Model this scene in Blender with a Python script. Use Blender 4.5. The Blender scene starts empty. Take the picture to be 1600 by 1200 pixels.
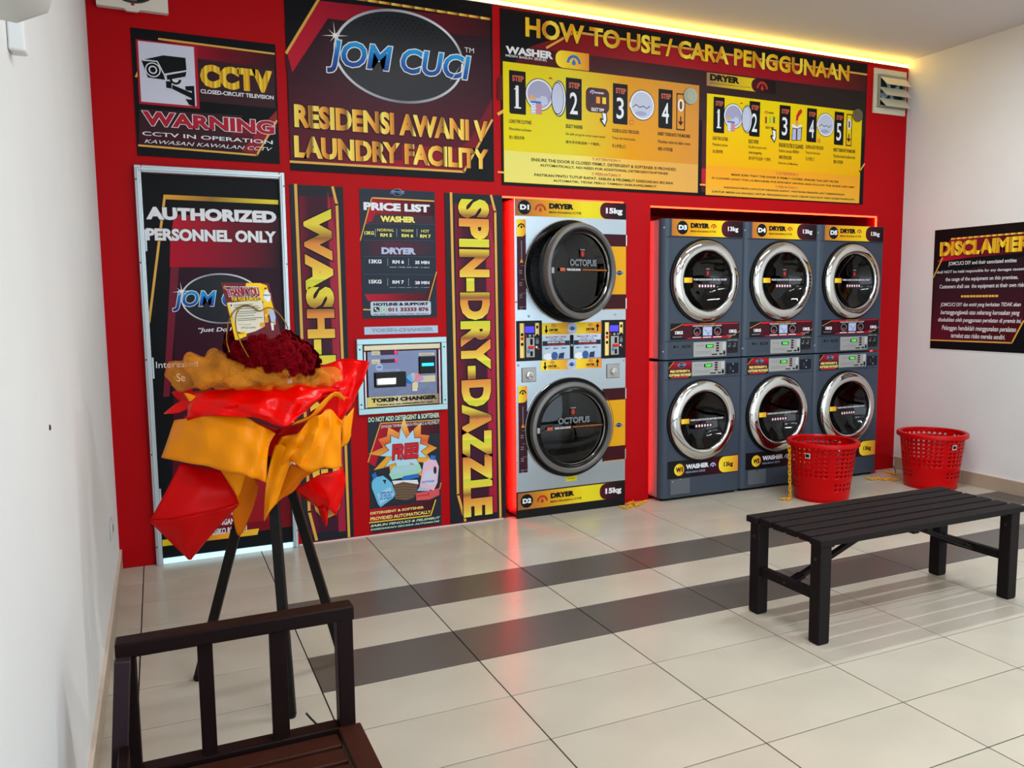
import bpy, bmesh, math, random
from mathutils import Vector, Matrix
random.seed(7)
SC = bpy.context.scene
COL = SC.collection
PI = math.pi

# ------------------------------------------------------------------ camera
F_PX, YAW, PITCH, ROLL = 1241.3, 0.419499, -0.102867, 0.0101834
CAM = Vector((-1.0753, -4.5651, 1.3800))
_f = Vector((math.sin(YAW)*math.cos(PITCH), math.cos(YAW)*math.cos(PITCH), math.sin(PITCH)))
_r = Vector((math.cos(YAW), -math.sin(YAW), 0)); _d = _f.cross(_r)
_R = math.cos(ROLL)*_r + math.sin(ROLL)*_d
_D = -math.sin(ROLL)*_r + math.cos(ROLL)*_d
cd = bpy.data.cameras.new('camera'); cam = bpy.data.objects.new('camera', cd); COL.objects.link(cam)
cd.sensor_fit = 'HORIZONTAL'; cd.sensor_width = 36.0; cd.lens = F_PX/1600*36.0
cd.clip_start = 0.05; cd.clip_end = 60
M = Matrix((( _R.x, -_D.x, -_f.x, CAM.x), (_R.y, -_D.y, -_f.y, CAM.y), (_R.z, -_D.z, -_f.z, CAM.z), (0,0,0,1)))
cam.matrix_world = M
SC.camera = cam

# ------------------------------------------------------------------ world and exposure
wd = bpy.data.worlds.new('daylight'); SC.world = wd; wd.use_nodes = True
bg = wd.node_tree.nodes['Background']; bg.inputs[0].default_value = (0.74, 0.88, 1.0, 1); bg.inputs[1].default_value = 3.0
SC.view_settings.view_transform = 'Standard'; SC.view_settings.look = 'None'
SC.view_settings.gamma = 1.0; SC.view_settings.use_curve_mapping = False
SC.view_settings.exposure = 0.02
SC.cycles.use_denoising = True
SC.cycles.max_bounces = 8; SC.cycles.sample_clamp_indirect = 6.0
SC.cycles.caustics_reflective = False; SC.cycles.caustics_refractive = False
# ceiling lamps (x, y, watts): each is built as a fixture further down
LAMPS = [(0.75, -1.55, 18), (2.75, -1.55, 34), (0.75, -3.7, 32), (2.75, -3.7, 36), (0.75, -5.6, 26), (2.75, -5.6, 26)]
LAMP_COL = ((0.98, 0.98, 1.0), (0.86, 0.95, 1.0))      # left row, cooler right row

# ------------------------------------------------------------------ geometry helpers
def ray(px, py):
    return _R*((px-800)/F_PX) + _D*((py-600)/F_PX) + _f
def atY(px, py, y=0.0):
    d = ray(px, py); return CAM + d*((y-CAM.y)/d.y)
def atX(px, py, x):
    d = ray(px, py); return CAM + d*((x-CAM.x)/d.x)
def atZ(px, py, z=0.0):
    d = ray(px, py); return CAM + d*((z-CAM.z)/d.z)
def lin(c):
    return tuple(((v/255)/12.92 if v/255 <= 0.04045 else ((v/255+0.055)/1.055)**2.4) for v in c)

# ------------------------------------------------------------------ materials
MATS = {}
def mat(name, rgb=(128,128,128), rough=0.5, metal=0.0, emit=0.0, bump=0.0, bscale=40.0, spec=0.2, coat=0.0, var=0.0, vscale=4.0):
    if name in MATS: return MATS[name]
    m = bpy.data.materials.new(name); m.use_nodes = True; MATS[name] = m
    nt = m.node_tree; b = nt.nodes['Principled BSDF']; c = (*lin(rgb), 1)
    b.inputs['Base Color'].default_value = c; b.inputs['Roughness'].default_value = rough
    b.inputs['Metallic'].default_value = metal; b.inputs['Specular IOR Level'].default_value = spec
    if coat: b.inputs['Coat Weight'].default_value = coat; b.inputs['Coat Roughness'].default_value = 0.08
    if emit: b.inputs['Emission Color'].default_value = c; b.inputs['Emission Strength'].default_value = emit
    if bump or var:
        tc = nt.nodes.new('ShaderNodeTexCoord'); n = nt.nodes.new('ShaderNodeTexNoise')
        nt.links.new(tc.outputs['Object'], n.inputs['Vector'])
        n.inputs['Scale'].default_value = bscale; n.inputs['Detail'].default_value = 4
        if bump:
            bp = nt.nodes.new('ShaderNodeBump'); bp.inputs['Strength'].default_value = bump; bp.inputs['Distance'].default_value = 0.01
            nt.links.new(n.outputs['Fac'], bp.inputs['Height']); nt.links.new(bp.outputs['Normal'], b.inputs['Normal'])
        if var:
            n2 = nt.nodes.new('ShaderNodeTexNoise'); n2.inputs['Scale'].default_value = vscale; n2.inputs['Detail'].default_value = 5
            nt.links.new(tc.outputs['Object'], n2.inputs['Vector'])
            mp = nt.nodes.new('ShaderNodeMapRange'); mp.inputs['From Min'].default_value = .3; mp.inputs['From Max'].default_value = .7
            mp.inputs['To Min'].default_value = 1-var; mp.inputs['To Max'].default_value = 1+var
            nt.links.new(n2.outputs['Fac'], mp.inputs['Value'])
            mx = nt.nodes.new('ShaderNodeMix'); mx.data_type = 'RGBA'; mx.blend_type = 'MULTIPLY'; mx.inputs['Factor'].default_value = 1
            mx.inputs['A'].default_value = c; nt.links.new(mp.outputs['Result'], mx.inputs['B'])
            nt.links.new(mx.outputs['Result'], b.inputs['Base Color'])
    return m
def grad(name, stops, axis='V', rough=0.35, rep=1.0, metal=0.0):
    """printed colour ramp along the U or V of the piece (rep > 1 repeats it)"""
    if name in MATS: return MATS[name]
    m = bpy.data.materials.new(name); m.use_nodes = True; MATS[name] = m
    nt = m.node_tree; b = nt.nodes['Principled BSDF']; b.inputs['Roughness'].default_value = rough; b.inputs['Metallic'].default_value = metal; b.inputs['Specular IOR Level'].default_value = 0.12
    uv = nt.nodes.new('ShaderNodeUVMap'); sp = nt.nodes.new('ShaderNodeSeparateXYZ'); nt.links.new(uv.outputs['UV'], sp.inputs['Vector'])
    src = sp.outputs['X' if axis == 'U' else 'Y']
    if rep != 1.0:
        a = nt.nodes.new('ShaderNodeMath'); a.operation = 'MULTIPLY'; a.inputs[1].default_value = rep; nt.links.new(src, a.inputs[0])
        fr = nt.nodes.new('ShaderNodeMath'); fr.operation = 'FRACT'; nt.links.new(a.outputs[0], fr.inputs[0]); src = fr.outputs[0]
    r = nt.nodes.new('ShaderNodeValToRGB'); e = r.color_ramp.elements
    while len(e) < len(stops): e.new(0.5)
    for el, (p, c) in zip(e, stops): el.position = p; el.color = (*lin(c), 1)
    nt.links.new(src, r.inputs['Fac']); nt.links.new(r.outputs['Color'], b.inputs['Base Color'])
    return m

# ------------------------------------------------------------------ objects
def tag(o, label=None, cat=None, group=None, kind=None):
    if label: o['label'] = label
    if cat: o['category'] = cat
    if group: o['group'] = group
    if kind: o['kind'] = kind
    return o
def empty(name, loc, label=None, cat=None, group=None, kind=None, parent=None):
    o = bpy.data.objects.new(name, None); COL.objects.link(o); o.location = loc; o.empty_display_size = 0.05
    if parent: o.parent = parent
    return tag(o, label, cat, group, kind)
class MB:
    def __init__(s): s.v = []; s.f = []; s.uv = []
    def add(s, vs, fs, uvs=None):
        n = len(s.v); s.v += [tuple(v) for v in vs]; s.f += [tuple(i+n for i in f) for f in fs]
        s.uv += list(uvs) if uvs else [(0, 0)]*len(vs)
        return s
    def box(s, x0, x1, y0, y1, z0, z1):
        vs = [(x0,y0,z0),(x1,y0,z0),(x1,y1,z0),(x0,y1,z0),(x0,y0,z1),(x1,y0,z1),(x1,y1,z1),(x0,y1,z1)]
        return s.add(vs, [(0,3,2,1),(4,5,6,7),(0,1,5,4),(1,2,6,5),(2,3,7,6),(3,0,4,7)],
                     [((v[0]-x0)/max(x1-x0,1e-6), (v[2]-z0)/max(z1-z0,1e-6)) for v in vs])
    def beam(s, a, b, w, h, up=(0,0,1), w2=None, h2=None):
        a = Vector(a); b = Vector(b); d = (b-a).normalized(); up = Vector(up)
        sx = d.cross(up).normalized(); sz = sx.cross(d).normalized(); vs = []
        for p, ww, hh in ((a, w, h), (b, w2 or w, h2 or h)):
            for i, j in ((-1,-1),(1,-1),(1,1),(-1,1)): vs.append(p + sx*i*ww/2 + sz*j*hh/2)
        return s.add(vs, [(0,1,2,3),(7,6,5,4),(0,4,5,1),(1,5,6,2),(2,6,7,3),(3,7,4,0)])
    def prism(s, pts, fn, d0, d1):
        """closed 2D outline pts mapped through fn(u, v, depth)"""
        n = len(pts); us = [p[0] for p in pts]; vv = [p[1] for p in pts]
        uv = [((p[0]-min(us))/max(max(us)-min(us),1e-6), (p[1]-min(vv))/max(max(vv)-min(vv),1e-6)) for p in pts]
        vs = [fn(p[0], p[1], d0) for p in pts]+[fn(p[0], p[1], d1) for p in pts]
        fs = [tuple(range(n)), tuple(reversed(range(n, 2*n)))]+[(i, i+n, (i+1) % n+n, (i+1) % n) for i in range(n)]
        return s.add(vs, fs, uv+uv)
    def lathe(s, prof, c, axis='Y', seg=48, a0=0, a1=2*PI, closed=False):
        """profile of (radius, depth towards -Y) or (radius, height) for axis Z"""
        c = Vector(c); full = abs(a1-a0-2*PI) < 1e-6; m = seg if full else seg+1; vs = []; uv = []
        for i in range(m):
            a = a0+(a1-a0)*i/seg
            for k, (r, h) in enumerate(prof):
                if axis == 'Y': vs.append((c.x+r*math.cos(a), c.y-h, c.z+r*math.sin(a)))
                elif axis == 'X': vs.append((c.x+h, c.y+r*math.cos(a), c.z+r*math.sin(a)))
                else: vs.append((c.x+r*math.cos(a), c.y+r*math.sin(a), c.z+h))
                uv.append((i/seg, k/max(1, len(prof)-1)))
        n = len(prof); fs = []
        for i in range(seg):
            j = (i+1) % m
            for k in range(n-1 if not closed else n):
                k2 = (k+1) % n
                fs.append((i*n+k, i*n+k2, j*n+k2, j*n+k))
        return s.add(vs, fs, uv)
    def tube(s, path, r, seg=8, cyc=False):
        path = [Vector(p) for p in path]; n = len(path); vs = []
        up = Vector((0.13, 0.27, 0.95))
        for i, p in enumerate(path):
            t = (path[(i+1) % n]-path[i-1]) if cyc else (path[min(i+1, n-1)]-path[max(i-1, 0)])
            t.normalize(); a = t.cross(up)
            if a.length < 1e-3: a = t.cross(Vector((1,0,0)))
            a.normalize(); b = t.cross(a); rr = r[i] if isinstance(r, (list, tuple)) else r
            for k in range(seg):
                q = 2*PI*k/seg; vs.append(p+a*math.cos(q)*rr+b*math.sin(q)*rr)
        fs = []
        for i in range(n if cyc else n-1):
            j = (i+1) % n
            for k in range(seg): fs.append((i*seg+k, i*seg+(k+1) % seg, j*seg+(k+1) % seg, j*seg+k))
        if not cyc: fs += [tuple(reversed(range(seg))), tuple(range((n-1)*seg, n*seg))]
        return s.add(vs, fs)
    def build(s, name, m, parent=None, loc=None, smooth=None, bevel=0.0, bseg=2, world=True, solid=0.0, subsurf=0):
        """vertices are given in world space; the parent's own location is taken off"""
        off = Vector((0,0,0)); p = parent
        while p is not None and world: off += Vector(p.location); p = p.parent
        if loc is not None: off += Vector(loc)
        me = bpy.data.meshes.new(name)
        me.from_pydata([(v[0]-off.x, v[1]-off.y, v[2]-off.z) for v in s.v], [], s.f)
        ul = me.uv_layers.new(name='UVMap'); idx = [0]*len(me.loops); me.loops.foreach_get('vertex_index', idx)
        flat = []
        for i in idx: flat += s.uv[i]
        ul.data.foreach_set('uv', flat)
        me.materials.append(m); me.validate()
        bm = bmesh.new(); bm.from_mesh(me); bmesh.ops.recalc_face_normals(bm, faces=bm.faces) if solid == 0 and name not in ('lettering','artwork') else None
        bm.to_mesh(me); bm.free()
        o = bpy.data.objects.new(name, me); COL.objects.link(o)
        if loc is not None: o.location = loc
        if parent: o.parent = parent
        if solid:
            k = o.modifiers.new('thickness', 'SOLIDIFY'); k.thickness = solid; k.offset = 0
        if bevel:
            k = o.modifiers.new('bevel', 'BEVEL'); k.width = bevel; k.segments = bseg; k.limit_method = 'ANGLE'; k.angle_limit = 0.6
        if subsurf:
            k = o.modifiers.new('subsurf', 'SUBSURF'); k.levels = subsurf; k.render_levels = subsurf
        if smooth is None: smooth = 40 if bevel else None
        if smooth:
            me.shade_smooth(); me.set_sharp_from_angle(angle=math.radians(smooth))
        return o
def sub(parent, name, m, mb, **k): return mb.build(name, m, parent, **k)
def copy_tree(o, parent=None):
    c = o.copy(); COL.objects.link(c); c.parent = parent
    for ch in o.children: copy_tree(ch, c)
    return c

# ------------------------------------------------------------------ lettering
TCACHE = {}
def glyphs(s, off=0.0, shear=0.0, space=1.0, word=1.0):
    key = (s, off, shear, space)
    if key not in TCACHE:
        c = bpy.data.curves.new('t', 'FONT'); c.body = s; c.offset = off; c.shear = shear; c.resolution_u = 3
        c.space_character = space; c.space_word = word
        o = bpy.data.objects.new('t', c); m = bpy.data.meshes.new_from_object(o)
        TCACHE[key] = ([tuple(v.co[:2]) for v in m.vertices], [tuple(p.vertices) for p in m.polygons])
        bpy.data.objects.remove(o); bpy.data.meshes.remove(m); bpy.data.curves.remove(c)
    return TCACHE[key]
def crop(x0, y0, s): return lambda x, y: (x0+x*s, y0+y*s)

class Print:
    """flat print on a plane: shapes are collected per material and become thin parts of one thing"""
    STEP = 0.0007
    def __init__(s, fn, base=0.0, K=None, plane=None):
        s.fn = fn; s.base = base; s.K = K or (lambda x, y: (x, y)); s.plane = plane; s.b = {}
    def P(s, x, y): return s.plane(*s.K(x, y))
    def _mb(s, part, m): return s.b.setdefault((part, m.name), (MB(), m))[0]
    def polyuv(s, pts, m, layer=1, part='artwork'):
        us = [p[0] for p in pts]; vs = [p[1] for p in pts]; d = s.base+layer*s.STEP
        uv = [((p[0]-min(us))/max(max(us)-min(us),1e-6), (p[1]-min(vs))/max(max(vs)-min(vs),1e-6)) for p in pts]
        s._mb(part, m).add([s.fn(u, v, d) for u, v in pts], [tuple(range(len(pts)))], uv)
    def poly(s, pts, m, layer=1, part='artwork'): s.polyuv([s.P(*p) for p in pts], m, layer, part)
    def rect(s, a, b, m, layer=1, part='artwork', r=0.0):
        """lower-left and upper-right points"""
        (x0, z0), (x1, z1) = s.P(*a), s.P(*b); s.rectuv(x0, x1, z0, z1, m, layer, part, r)
    def rectuv(s, x0, x1, z0, z1, m, layer=1, part='artwork', r=0.0, corners='1111'):
        if not r: return s.polyuv([(x0,z0),(x1,z0),(x1,z1),(x0,z1)], m, layer, part)
        r = min(r, abs(x1-x0)/2.01, abs(z1-z0)/2.01); pts = []
        for (cx, cz, a0, on) in ((x0+r,z0+r,PI,corners[0]),(x1-r,z0+r,1.5*PI,corners[1]),(x1-r,z1-r,0,corners[2]),(x0+r,z1-r,.5*PI,corners[3])):
            if on == '1': pts += [(cx+r*math.cos(a0+k*PI/10), cz+r*math.sin(a0+k*PI/10)) for k in range(6)]
            else: pts.append((cx+r*math.copysign(1, math.cos(a0+.1+PI/8)), cz+r*math.copysign(1, math.sin(a0+.1+PI/8))))
        s.polyuv(pts, m, layer, part)
    def ellipse(s, c, rx, rz, m, layer=1, n=28, a0=0, a1=2*PI, part='artwork', inner=None):
        """c in crop pixels, radii in metres"""
        cx, cz = s.P(*c); s.ellipseuv(cx, cz, rx, rz, m, layer, n, a0, a1, part, inner)
    def ellipseuv(s, cx, cz, rx, rz, m, layer=1, n=28, a0=0, a1=2*PI, part='artwork', inner=None):
        d = s.base+layer*s.STEP
        A = [a0+(a1-a0)*k/n for k in range(n+1)]
        if inner is None:
            pts = [(cx+rx*math.cos(a), cz+rz*math.sin(a)) for a in (A[:-1] if a1-a0 > 6.28 else A)]
            return s.polyuv(pts, m, layer, part)
        o = [(cx+rx*math.cos(a), cz+rz*math.sin(a)) for a in A]; i = [(cx+(rx-inner)*math.cos(a), cz+(rz-inner)*math.sin(a)) for a in A]
        N = n+1
        s._mb(part, m).add([s.fn(u, v, d) for u, v in o+i], [(k, k+1, N+k+1, N+k) for k in range(n)],
                           [(k/n, 1) for k in range(N)]+[(k/n, 0) for k in range(N)])
    def line(s, pts, w, m, layer=2, part='artwork', raw=False):
        q = [Vector(p if raw else s.P(*p)) for p in pts]
        for a, b in zip(q[:-1], q[1:]):
            n = (b-a).normalized(); t = Vector((-n.y, n.x))*w/2; e = n*w*0.3
            s.polyuv([tuple(a-e-t), tuple(b+e-t), tuple(b+e+t), tuple(a-e+t)], m, layer, part)
    def text(s, t, a, b, m, layer=4, bold=0.0, shear=0.0, out=None, outm=None, space=1.0, part='lettering', align=None):
        """a, b: lower-left and upper-right of the lettering (crop pixels)"""
        (x0, z0), (x1, z1) = s.P(*a), s.P(*b); s.textuv(t, x0, x1, z0, z1, m, layer, bold, shear, out, outm, space, part)
    def textuv(s, t, x0, x1, z0, z1, m, layer=4, bold=0.0, shear=0.0, out=None, outm=None, space=1.0, part='lettering', rot=False):
        V, Fc = glyphs(t, bold, shear, space)
        ux = [v[0] for v in V]; uy = [v[1] for v in V]; ax, bx, ay, by = min(ux), max(ux), min(uy), max(uy)
        def put(VV, FF, mm, lay):
            d = s.base+lay*s.STEP; vs = []; uv = []
            for (x, y) in VV:
                u = (x-ax)/(bx-ax); v = (y-ay)/max(by-ay, 1e-6)
                uv.append((u, v))
                if rot: vs.append(s.fn(x0+v*(x1-x0), z1-u*(z1-z0), d))   # reads downwards
                else: vs.append(s.fn(x0+u*(x1-x0), z0+v*(z1-z0), d))
            s._mb(part, mm).add(vs, FF, uv)
        put(V, Fc, m, layer)
        if out:
            V2, F2 = glyphs(t, bold+out, shear, space); put(V2, F2, outm, layer-0.6)
    def finish(s, parent):
        for (part, _), (mb, m) in s.b.items(): tag(mb.build(part, m, parent), kind='stuff' if part in ('lettering', 'artwork') else None)

def wallfn(y): return lambda u, v, d: (u, y-d, v)
def planeY(y):
    def f(px, py):
        p = atY(px, py, y); return (p.x, p.z)
    return f

# ------------------------------------------------------------------ palette
BLACK = mat('print_black', (16,17,20), 0.42, spec=.12)
NAVYK = mat('print_slate', (28,34,44), 0.38)
WHITE = mat('print_white', (226,228,232), 0.4)
CRIM = mat('print_crimson', (176,16,40), 0.4)
MAROON = mat('print_maroon', (70,18,30), 0.4)
YELLOW = mat('print_yellow', (238,205,40), 0.4)
ORANGE = mat('print_orange', (236,150,30), 0.4)
GOLDL = mat('print_gold_line', (222,168,74), 0.35)
REDP = mat('print_red', (200,30,40), 0.4)
GREYP = mat('print_grey', (120,122,126), 0.4)
LIGHTP = mat('print_pale_blue', (176,190,222), 0.4)
BLUEP = mat('print_blue', (40,110,190), 0.4)
GREENP = mat('print_green', (110,200,150), 0.4)
SKIN = mat('print_tan', (214,160,110), 0.4)
STEPR = mat('print_rust', (190,90,62), 0.4)
TXTK = mat('print_dark_text', (40,34,20), 0.45)
CRIMG = grad('print_crimson_to_maroon', [(0, (190,24,48)), (.55, (110,22,36)), (1, (52,24,30))], 'U')
CRIMV = grad('print_crimson_fade_down', [(0, (44,26,32)), (.5, (80,24,36)), (1, (180,22,44))], 'V')
MARV = grad('print_maroon_fade', [(0, (96,22,40)), (.5, (60,24,36)), (1, (36,28,34))], 'V')
GOLDU = grad('print_gold_bands', [(0, (244,222,98)), (.28, (236,160,58)), (.5, (128,84,44)), (.58, (246,226,104)), (.85, (230,150,52)), (1, (150,96,46))], 'U', rep=6.0)
GOLDC = grad('print_gold_letters', [(0, (245,205,40)), (.4, (200,130,36)), (.55, (246,222,70)), (1, (214,150,30))], 'U', rep=8.0)
GOLDV = grad('print_gold_upright', [(0, (206,212,60)), (.22, (232,208,70)), (.42, (150,96,54)), (.5, (222,140,66)), (.75, (232,176,70)), (1, (238,222,80))], 'U', rep=4.5)
JOMB = grad('print_blue_letters', [(0, (30,26,96)), (.5, (24,96,176)), (1, (24,160,226))], 'V')
BANDD = grad('print_dryer_band', [(0, (150,92,58)), (.25, (212,140,34)), (.6, (232,212,40)), (1, (206,196,40))], 'U')
BANDL = grad('print_dryer_band_small', [(0, (182,108,48)), (.3, (226,160,20)), (.65, (240,200,30)), (1, (236,222,80))], 'U')
PILLG = grad('print_pill_gold', [(0, (250,222,60)), (.5, (236,190,40)), (1, (226,140,50))], 'U')
PILLM = grad('print_pill_maroon', [(0, (84,22,34)), (.5, (48,20,26)), (1, (26,20,24))], 'U')
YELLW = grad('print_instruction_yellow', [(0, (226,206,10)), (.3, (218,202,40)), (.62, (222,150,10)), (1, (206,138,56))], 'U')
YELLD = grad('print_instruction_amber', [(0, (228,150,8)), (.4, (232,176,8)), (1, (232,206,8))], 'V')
SILV = grad('print_silver_ring', [(0, (120,124,132)), (.12, (225,228,235)), (.3, (150,154,162)), (.5, (232,234,240)), (.75, (120,122,130)), (1, (230,232,238))], 'U')
LOGOK = mat('print_logo_black', (24,28,34), 0.35)
FLAME = mat('print_flame', (176,52,38), 0.4)

def jom_logo(P, cx, cz, w, big=True, layer=2):
    """dark oval with a silver rim and the slanted blue word"""
    rx, rz = w*0.36, w*0.245
    P.ellipseuv(cx, cz, rx, rz, LOGOK, layer, 40)
    P.ellipseuv(cx, cz, rx, rz, SILV, layer+.8, 48, inner=w*0.014 if big else w*.02)
    P.textuv('JOM CUCI', cx-w*0.5, cx+w*0.48, cz-rz*0.48, cz+rz*0.36, JOMB, layer+3, bold=0.045, shear=0.22, out=0.045 if big else 0.03, outm=WHITE, space=0.98)
def star(P, cx, cz, r, m, layer):
    for k in range(4):
        a = k*PI/4+.1; L = r*(1 if k % 2 == 0 else .62); n = Vector((math.cos(a), math.sin(a))); t = Vector((-n.y, n.x))*r*.05; c = Vector((cx, cz))
        P.polyuv([tuple(c-n*L), tuple(c-t), tuple(c+n*L), tuple(c+t)], m, layer)
    P.ellipseuv(cx, cz, r*.18, r*.18, m, layer+.4, 12)
def arch_icon(P, cx, cz, r, m, layer=3, drop=True):
    P.ellipseuv(cx, cz-r*.35, r, r, m, layer, 16, a0=0, a1=PI, inner=r*.34)
    if drop:
        P.polyuv([(cx, cz+r*.2), (cx+r*.3, cz-r*.3), (cx+r*.16, cz-r*.58), (cx-r*.16, cz-r*.58), (cx-r*.3, cz-r*.3)], m, layer)

# ================================================================== THE SETTING
XL, XR, ZC, YF = -1.312, 4.36, 3.205, -6.6
M_RED = mat('red_wall_paint', (176,0,10), 0.5, spec=.12, bump=0.05, bscale=60, var=0.04, vscale=1.2)
M_WALL = mat('white_wall_paint', (222,223,222), 0.7, bump=0.12, bscale=26, var=0.03, vscale=2.0)
M_CEIL = mat('ceiling_paint', (208,206,206), 0.8, bump=0.04, bscale=30)
M_GROUT = mat('tile_grout', (34,30,26), 0.8, var=0.1)
M_DARKIN = mat('recess_dark', (60,10,16), 0.6)
def tile_mat(name, rgb, rough, var):
    m = mat(name, rgb, rough, var=var, vscale=2.4, bump=0.02, bscale=18, spec=.4)
    return m
M_TILE = tile_mat('beige_porcelain', (187,179,163), 0.24, 0.075)
M_TILE2 = tile_mat('grey_porcelain', (88,82,76), 0.30, 0.06)
M_SKIRT = tile_mat('beige_skirting_tile', (170,154,134), 0.35, 0.05)

floor = empty('floor', (0,0,0), kind='structure'); floor['label'] = 'beige tiled floor with two dark grey bands'
sub(floor, 'grout_bed', M_GROUT, MB().box(XL-.1, XR+.1, YF-1.5, 0.75, -0.05, -0.0035))
PIT = 0.3064; Y0T = -0.895
TM = {}
def tile(x0, x1, y0, y1, m):
    w, h = round(x1-x0, 4), round(y1-y0, 4); k = (w, h, m.name)
    if k not in TM:
        o = MB().box(-w/2, w/2, -h/2, h/2, -0.012, 0).build('floor_tile', m, None, bevel=0.0005, bseg=1); TM[k] = o.data
    else:
        o = bpy.data.objects.new('floor_tile', TM[k]); COL.objects.link(o)
        b = o.modifiers.new('bevel', 'BEVEL'); b.width = 0.0005; b.segments = 1
    o.location = ((x0+x1)/2, (y0+y1)/2, 0); o.parent = floor
G2 = 0.0024
for i in range(-3, 8):
    xa, xb = max(i*.6+G2, XL+.004), min((i+1)*.6-G2, XR-.004)
    if xb-xa < .02: continue
    for j in range(-3, 14):
        ya, yb = Y0T-(j+1)*PIT+G2, min(Y0T-j*PIT-G2, -0.002)
        if j == -3 and i >= 1: yb = Y0T-j*PIT-G2
        dark = j in (0, 2) and i >= -1
        tile(xa, xb, ya, yb, M_TILE2 if dark else M_TILE)
t2 = sub(floor, 'plain_tiling', M_TILE, MB().box(XL, XR, YF-1.4, Y0T-14*PIT-G2, -0.012, 0)); t2['kind'] = 'stuff'

wb = empty('wall_back', (0,0,0), kind='structure'); wb['label'] = 'glossy red machine wall with two openings'
AX0, AX1, AZ = 0.895, 1.785, 2.030
BX0, BX1, BZ = 1.990, 4.085, 2.014
WT = 3.150; TH = 0.10
w = MB()
def seg(x0, x1, z0, z1): w.box(x0, x1, 0, TH, z0, z1)
seg(XL, AX0, 0, WT); seg(AX0, AX1, AZ, WT); seg(AX1, BX0, 0, WT); seg(BX0, BX1, BZ, WT); seg(BX1, XR, 0, WT)
sub(wb, 'wall_facing', M_RED, w)
sub(wb, 'sealant_bead', mat('white_sealant', (222,200,198), .5), MB().box(-.39, AX0-.004, -.004, .0, 0, .007))
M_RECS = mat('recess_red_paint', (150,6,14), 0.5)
r = MB()
for x0, x1, z in ((AX0, AX1, AZ), (BX0, BX1, BZ)):
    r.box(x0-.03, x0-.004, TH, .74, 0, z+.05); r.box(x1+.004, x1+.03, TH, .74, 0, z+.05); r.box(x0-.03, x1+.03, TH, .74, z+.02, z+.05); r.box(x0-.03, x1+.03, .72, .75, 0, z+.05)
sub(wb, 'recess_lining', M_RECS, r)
sub(wb, 'rear_partition', M_WALL, MB().box(XL, XR, .78, .85, 0, ZC))
wl_ = MB().box(XL-.12, XL, YF, .85, 0, ZC).build('wall_left', M_WALL); tag(wl_, 'plain white painted side wall beside the door', kind='structure')
wr_ = MB().box(XR, XR+.12, YF, .85, 0, ZC).build('wall_right', M_WALL); tag(wr_, 'plain white painted side wall with the disclaimer', kind='structure')
ce = MB().box(XL-.12, XR+.12, YF, .85, ZC, ZC+.12).build('ceiling', M_CEIL); tag(ce, 'plain flat off-white ceiling', kind='structure')
wf = MB(); wf.box(XL, XL+.5, YF-.15, YF, 0, ZC); wf.box(XR-.5, XR, YF-.15, YF, 0, ZC); wf.box(XL, XR, YF-.15, YF, 2.7, ZC)
tag(wf.build('wall_front', M_WALL), 'white shop front wall around the open entrance', kind='structure')
# skirtings
bl = empty('baseboard_left', (XL, 0, 0), kind='structure')
M_SKCAP = mat('skirting_cap', (214,196,178), 0.5)
for k in range(11):
    ya = -k*.6
    sub(bl, 'skirting_tile', M_SKIRT, MB().box(XL, XL+.012, max(ya-.598, YF), ya-.002, 0, .096), bevel=.001, bseg=1)
sub(bl, 'top_bead', M_SKCAP, MB().box(XL, XL+.0125, YF, -.002, .0965, .104))
br = empty('baseboard_right', (XR, 0, 0), kind='structure')
for k in range(11):
    ya = -k*.6-.02
    sub(br, 'skirting_tile', M_SKIRT, MB().box(XR-.012, XR, max(ya-.598, YF), ya-.002, 0, .096), bevel=.001, bseg=1)
sub(br, 'top_bead', M_SKCAP, MB().box(XR-.0125, XR, YF, -.002, .0965, .102))

# ceiling lamps
M_LAMPH = mat('lamp_housing', (228,228,226), 0.5)
def lamp(x, y, w, lab):
    o = empty('ceiling_light', (x, y, ZC), lab, 'ceiling light', 'ceiling lights')
    sub(o, 'housing', M_LAMPH, MB().box(x-.62, x+.62, y-.075, y+.075, ZC-.035, ZC), bevel=.006)
    m = mat('lamp_diffuser', (255,250,240), 0.5, emit=4.0)
    sub(o, 'diffuser', m, MB().box(x-.60, x+.60, y-.03, y+.03, ZC-.042, ZC-.034))
    ld = bpy.data.lights.new('tube_light', 'AREA'); ld.shape = 'RECTANGLE'; ld.size = 1.2; ld.size_y = .05; ld.energy = w; ld.color = LAMP_COL[0 if x < 1.5 else 1]
    lo = bpy.data.objects.new('tube_light', ld); COL.objects.link(lo); lo.location = (0, 0, -.05); lo.parent = o
for k, (x, y, wt) in enumerate(LAMPS):
    row = ('nearest the machine wall', 'in the middle row', 'nearest the entrance')[k//2]
    lamp(x, y, wt, 'white LED batten ceiling light %s, %s side' % (row, 'left' if k % 2 == 0 else 'right'))
# daylight portal in the entrance
pd = bpy.data.lights.new('entrance_portal', 'AREA'); pd.shape = 'RECTANGLE'; pd.size = XR-XL-1; pd.size_y = 2.7
pd.cycles.is_portal = True
po = bpy.data.objects.new('entrance_portal', pd); COL.objects.link(po); po.location = ((XL+XR)/2, YF-.08, 1.35); po.rotation_euler = (PI/2, 0, 0)

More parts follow.
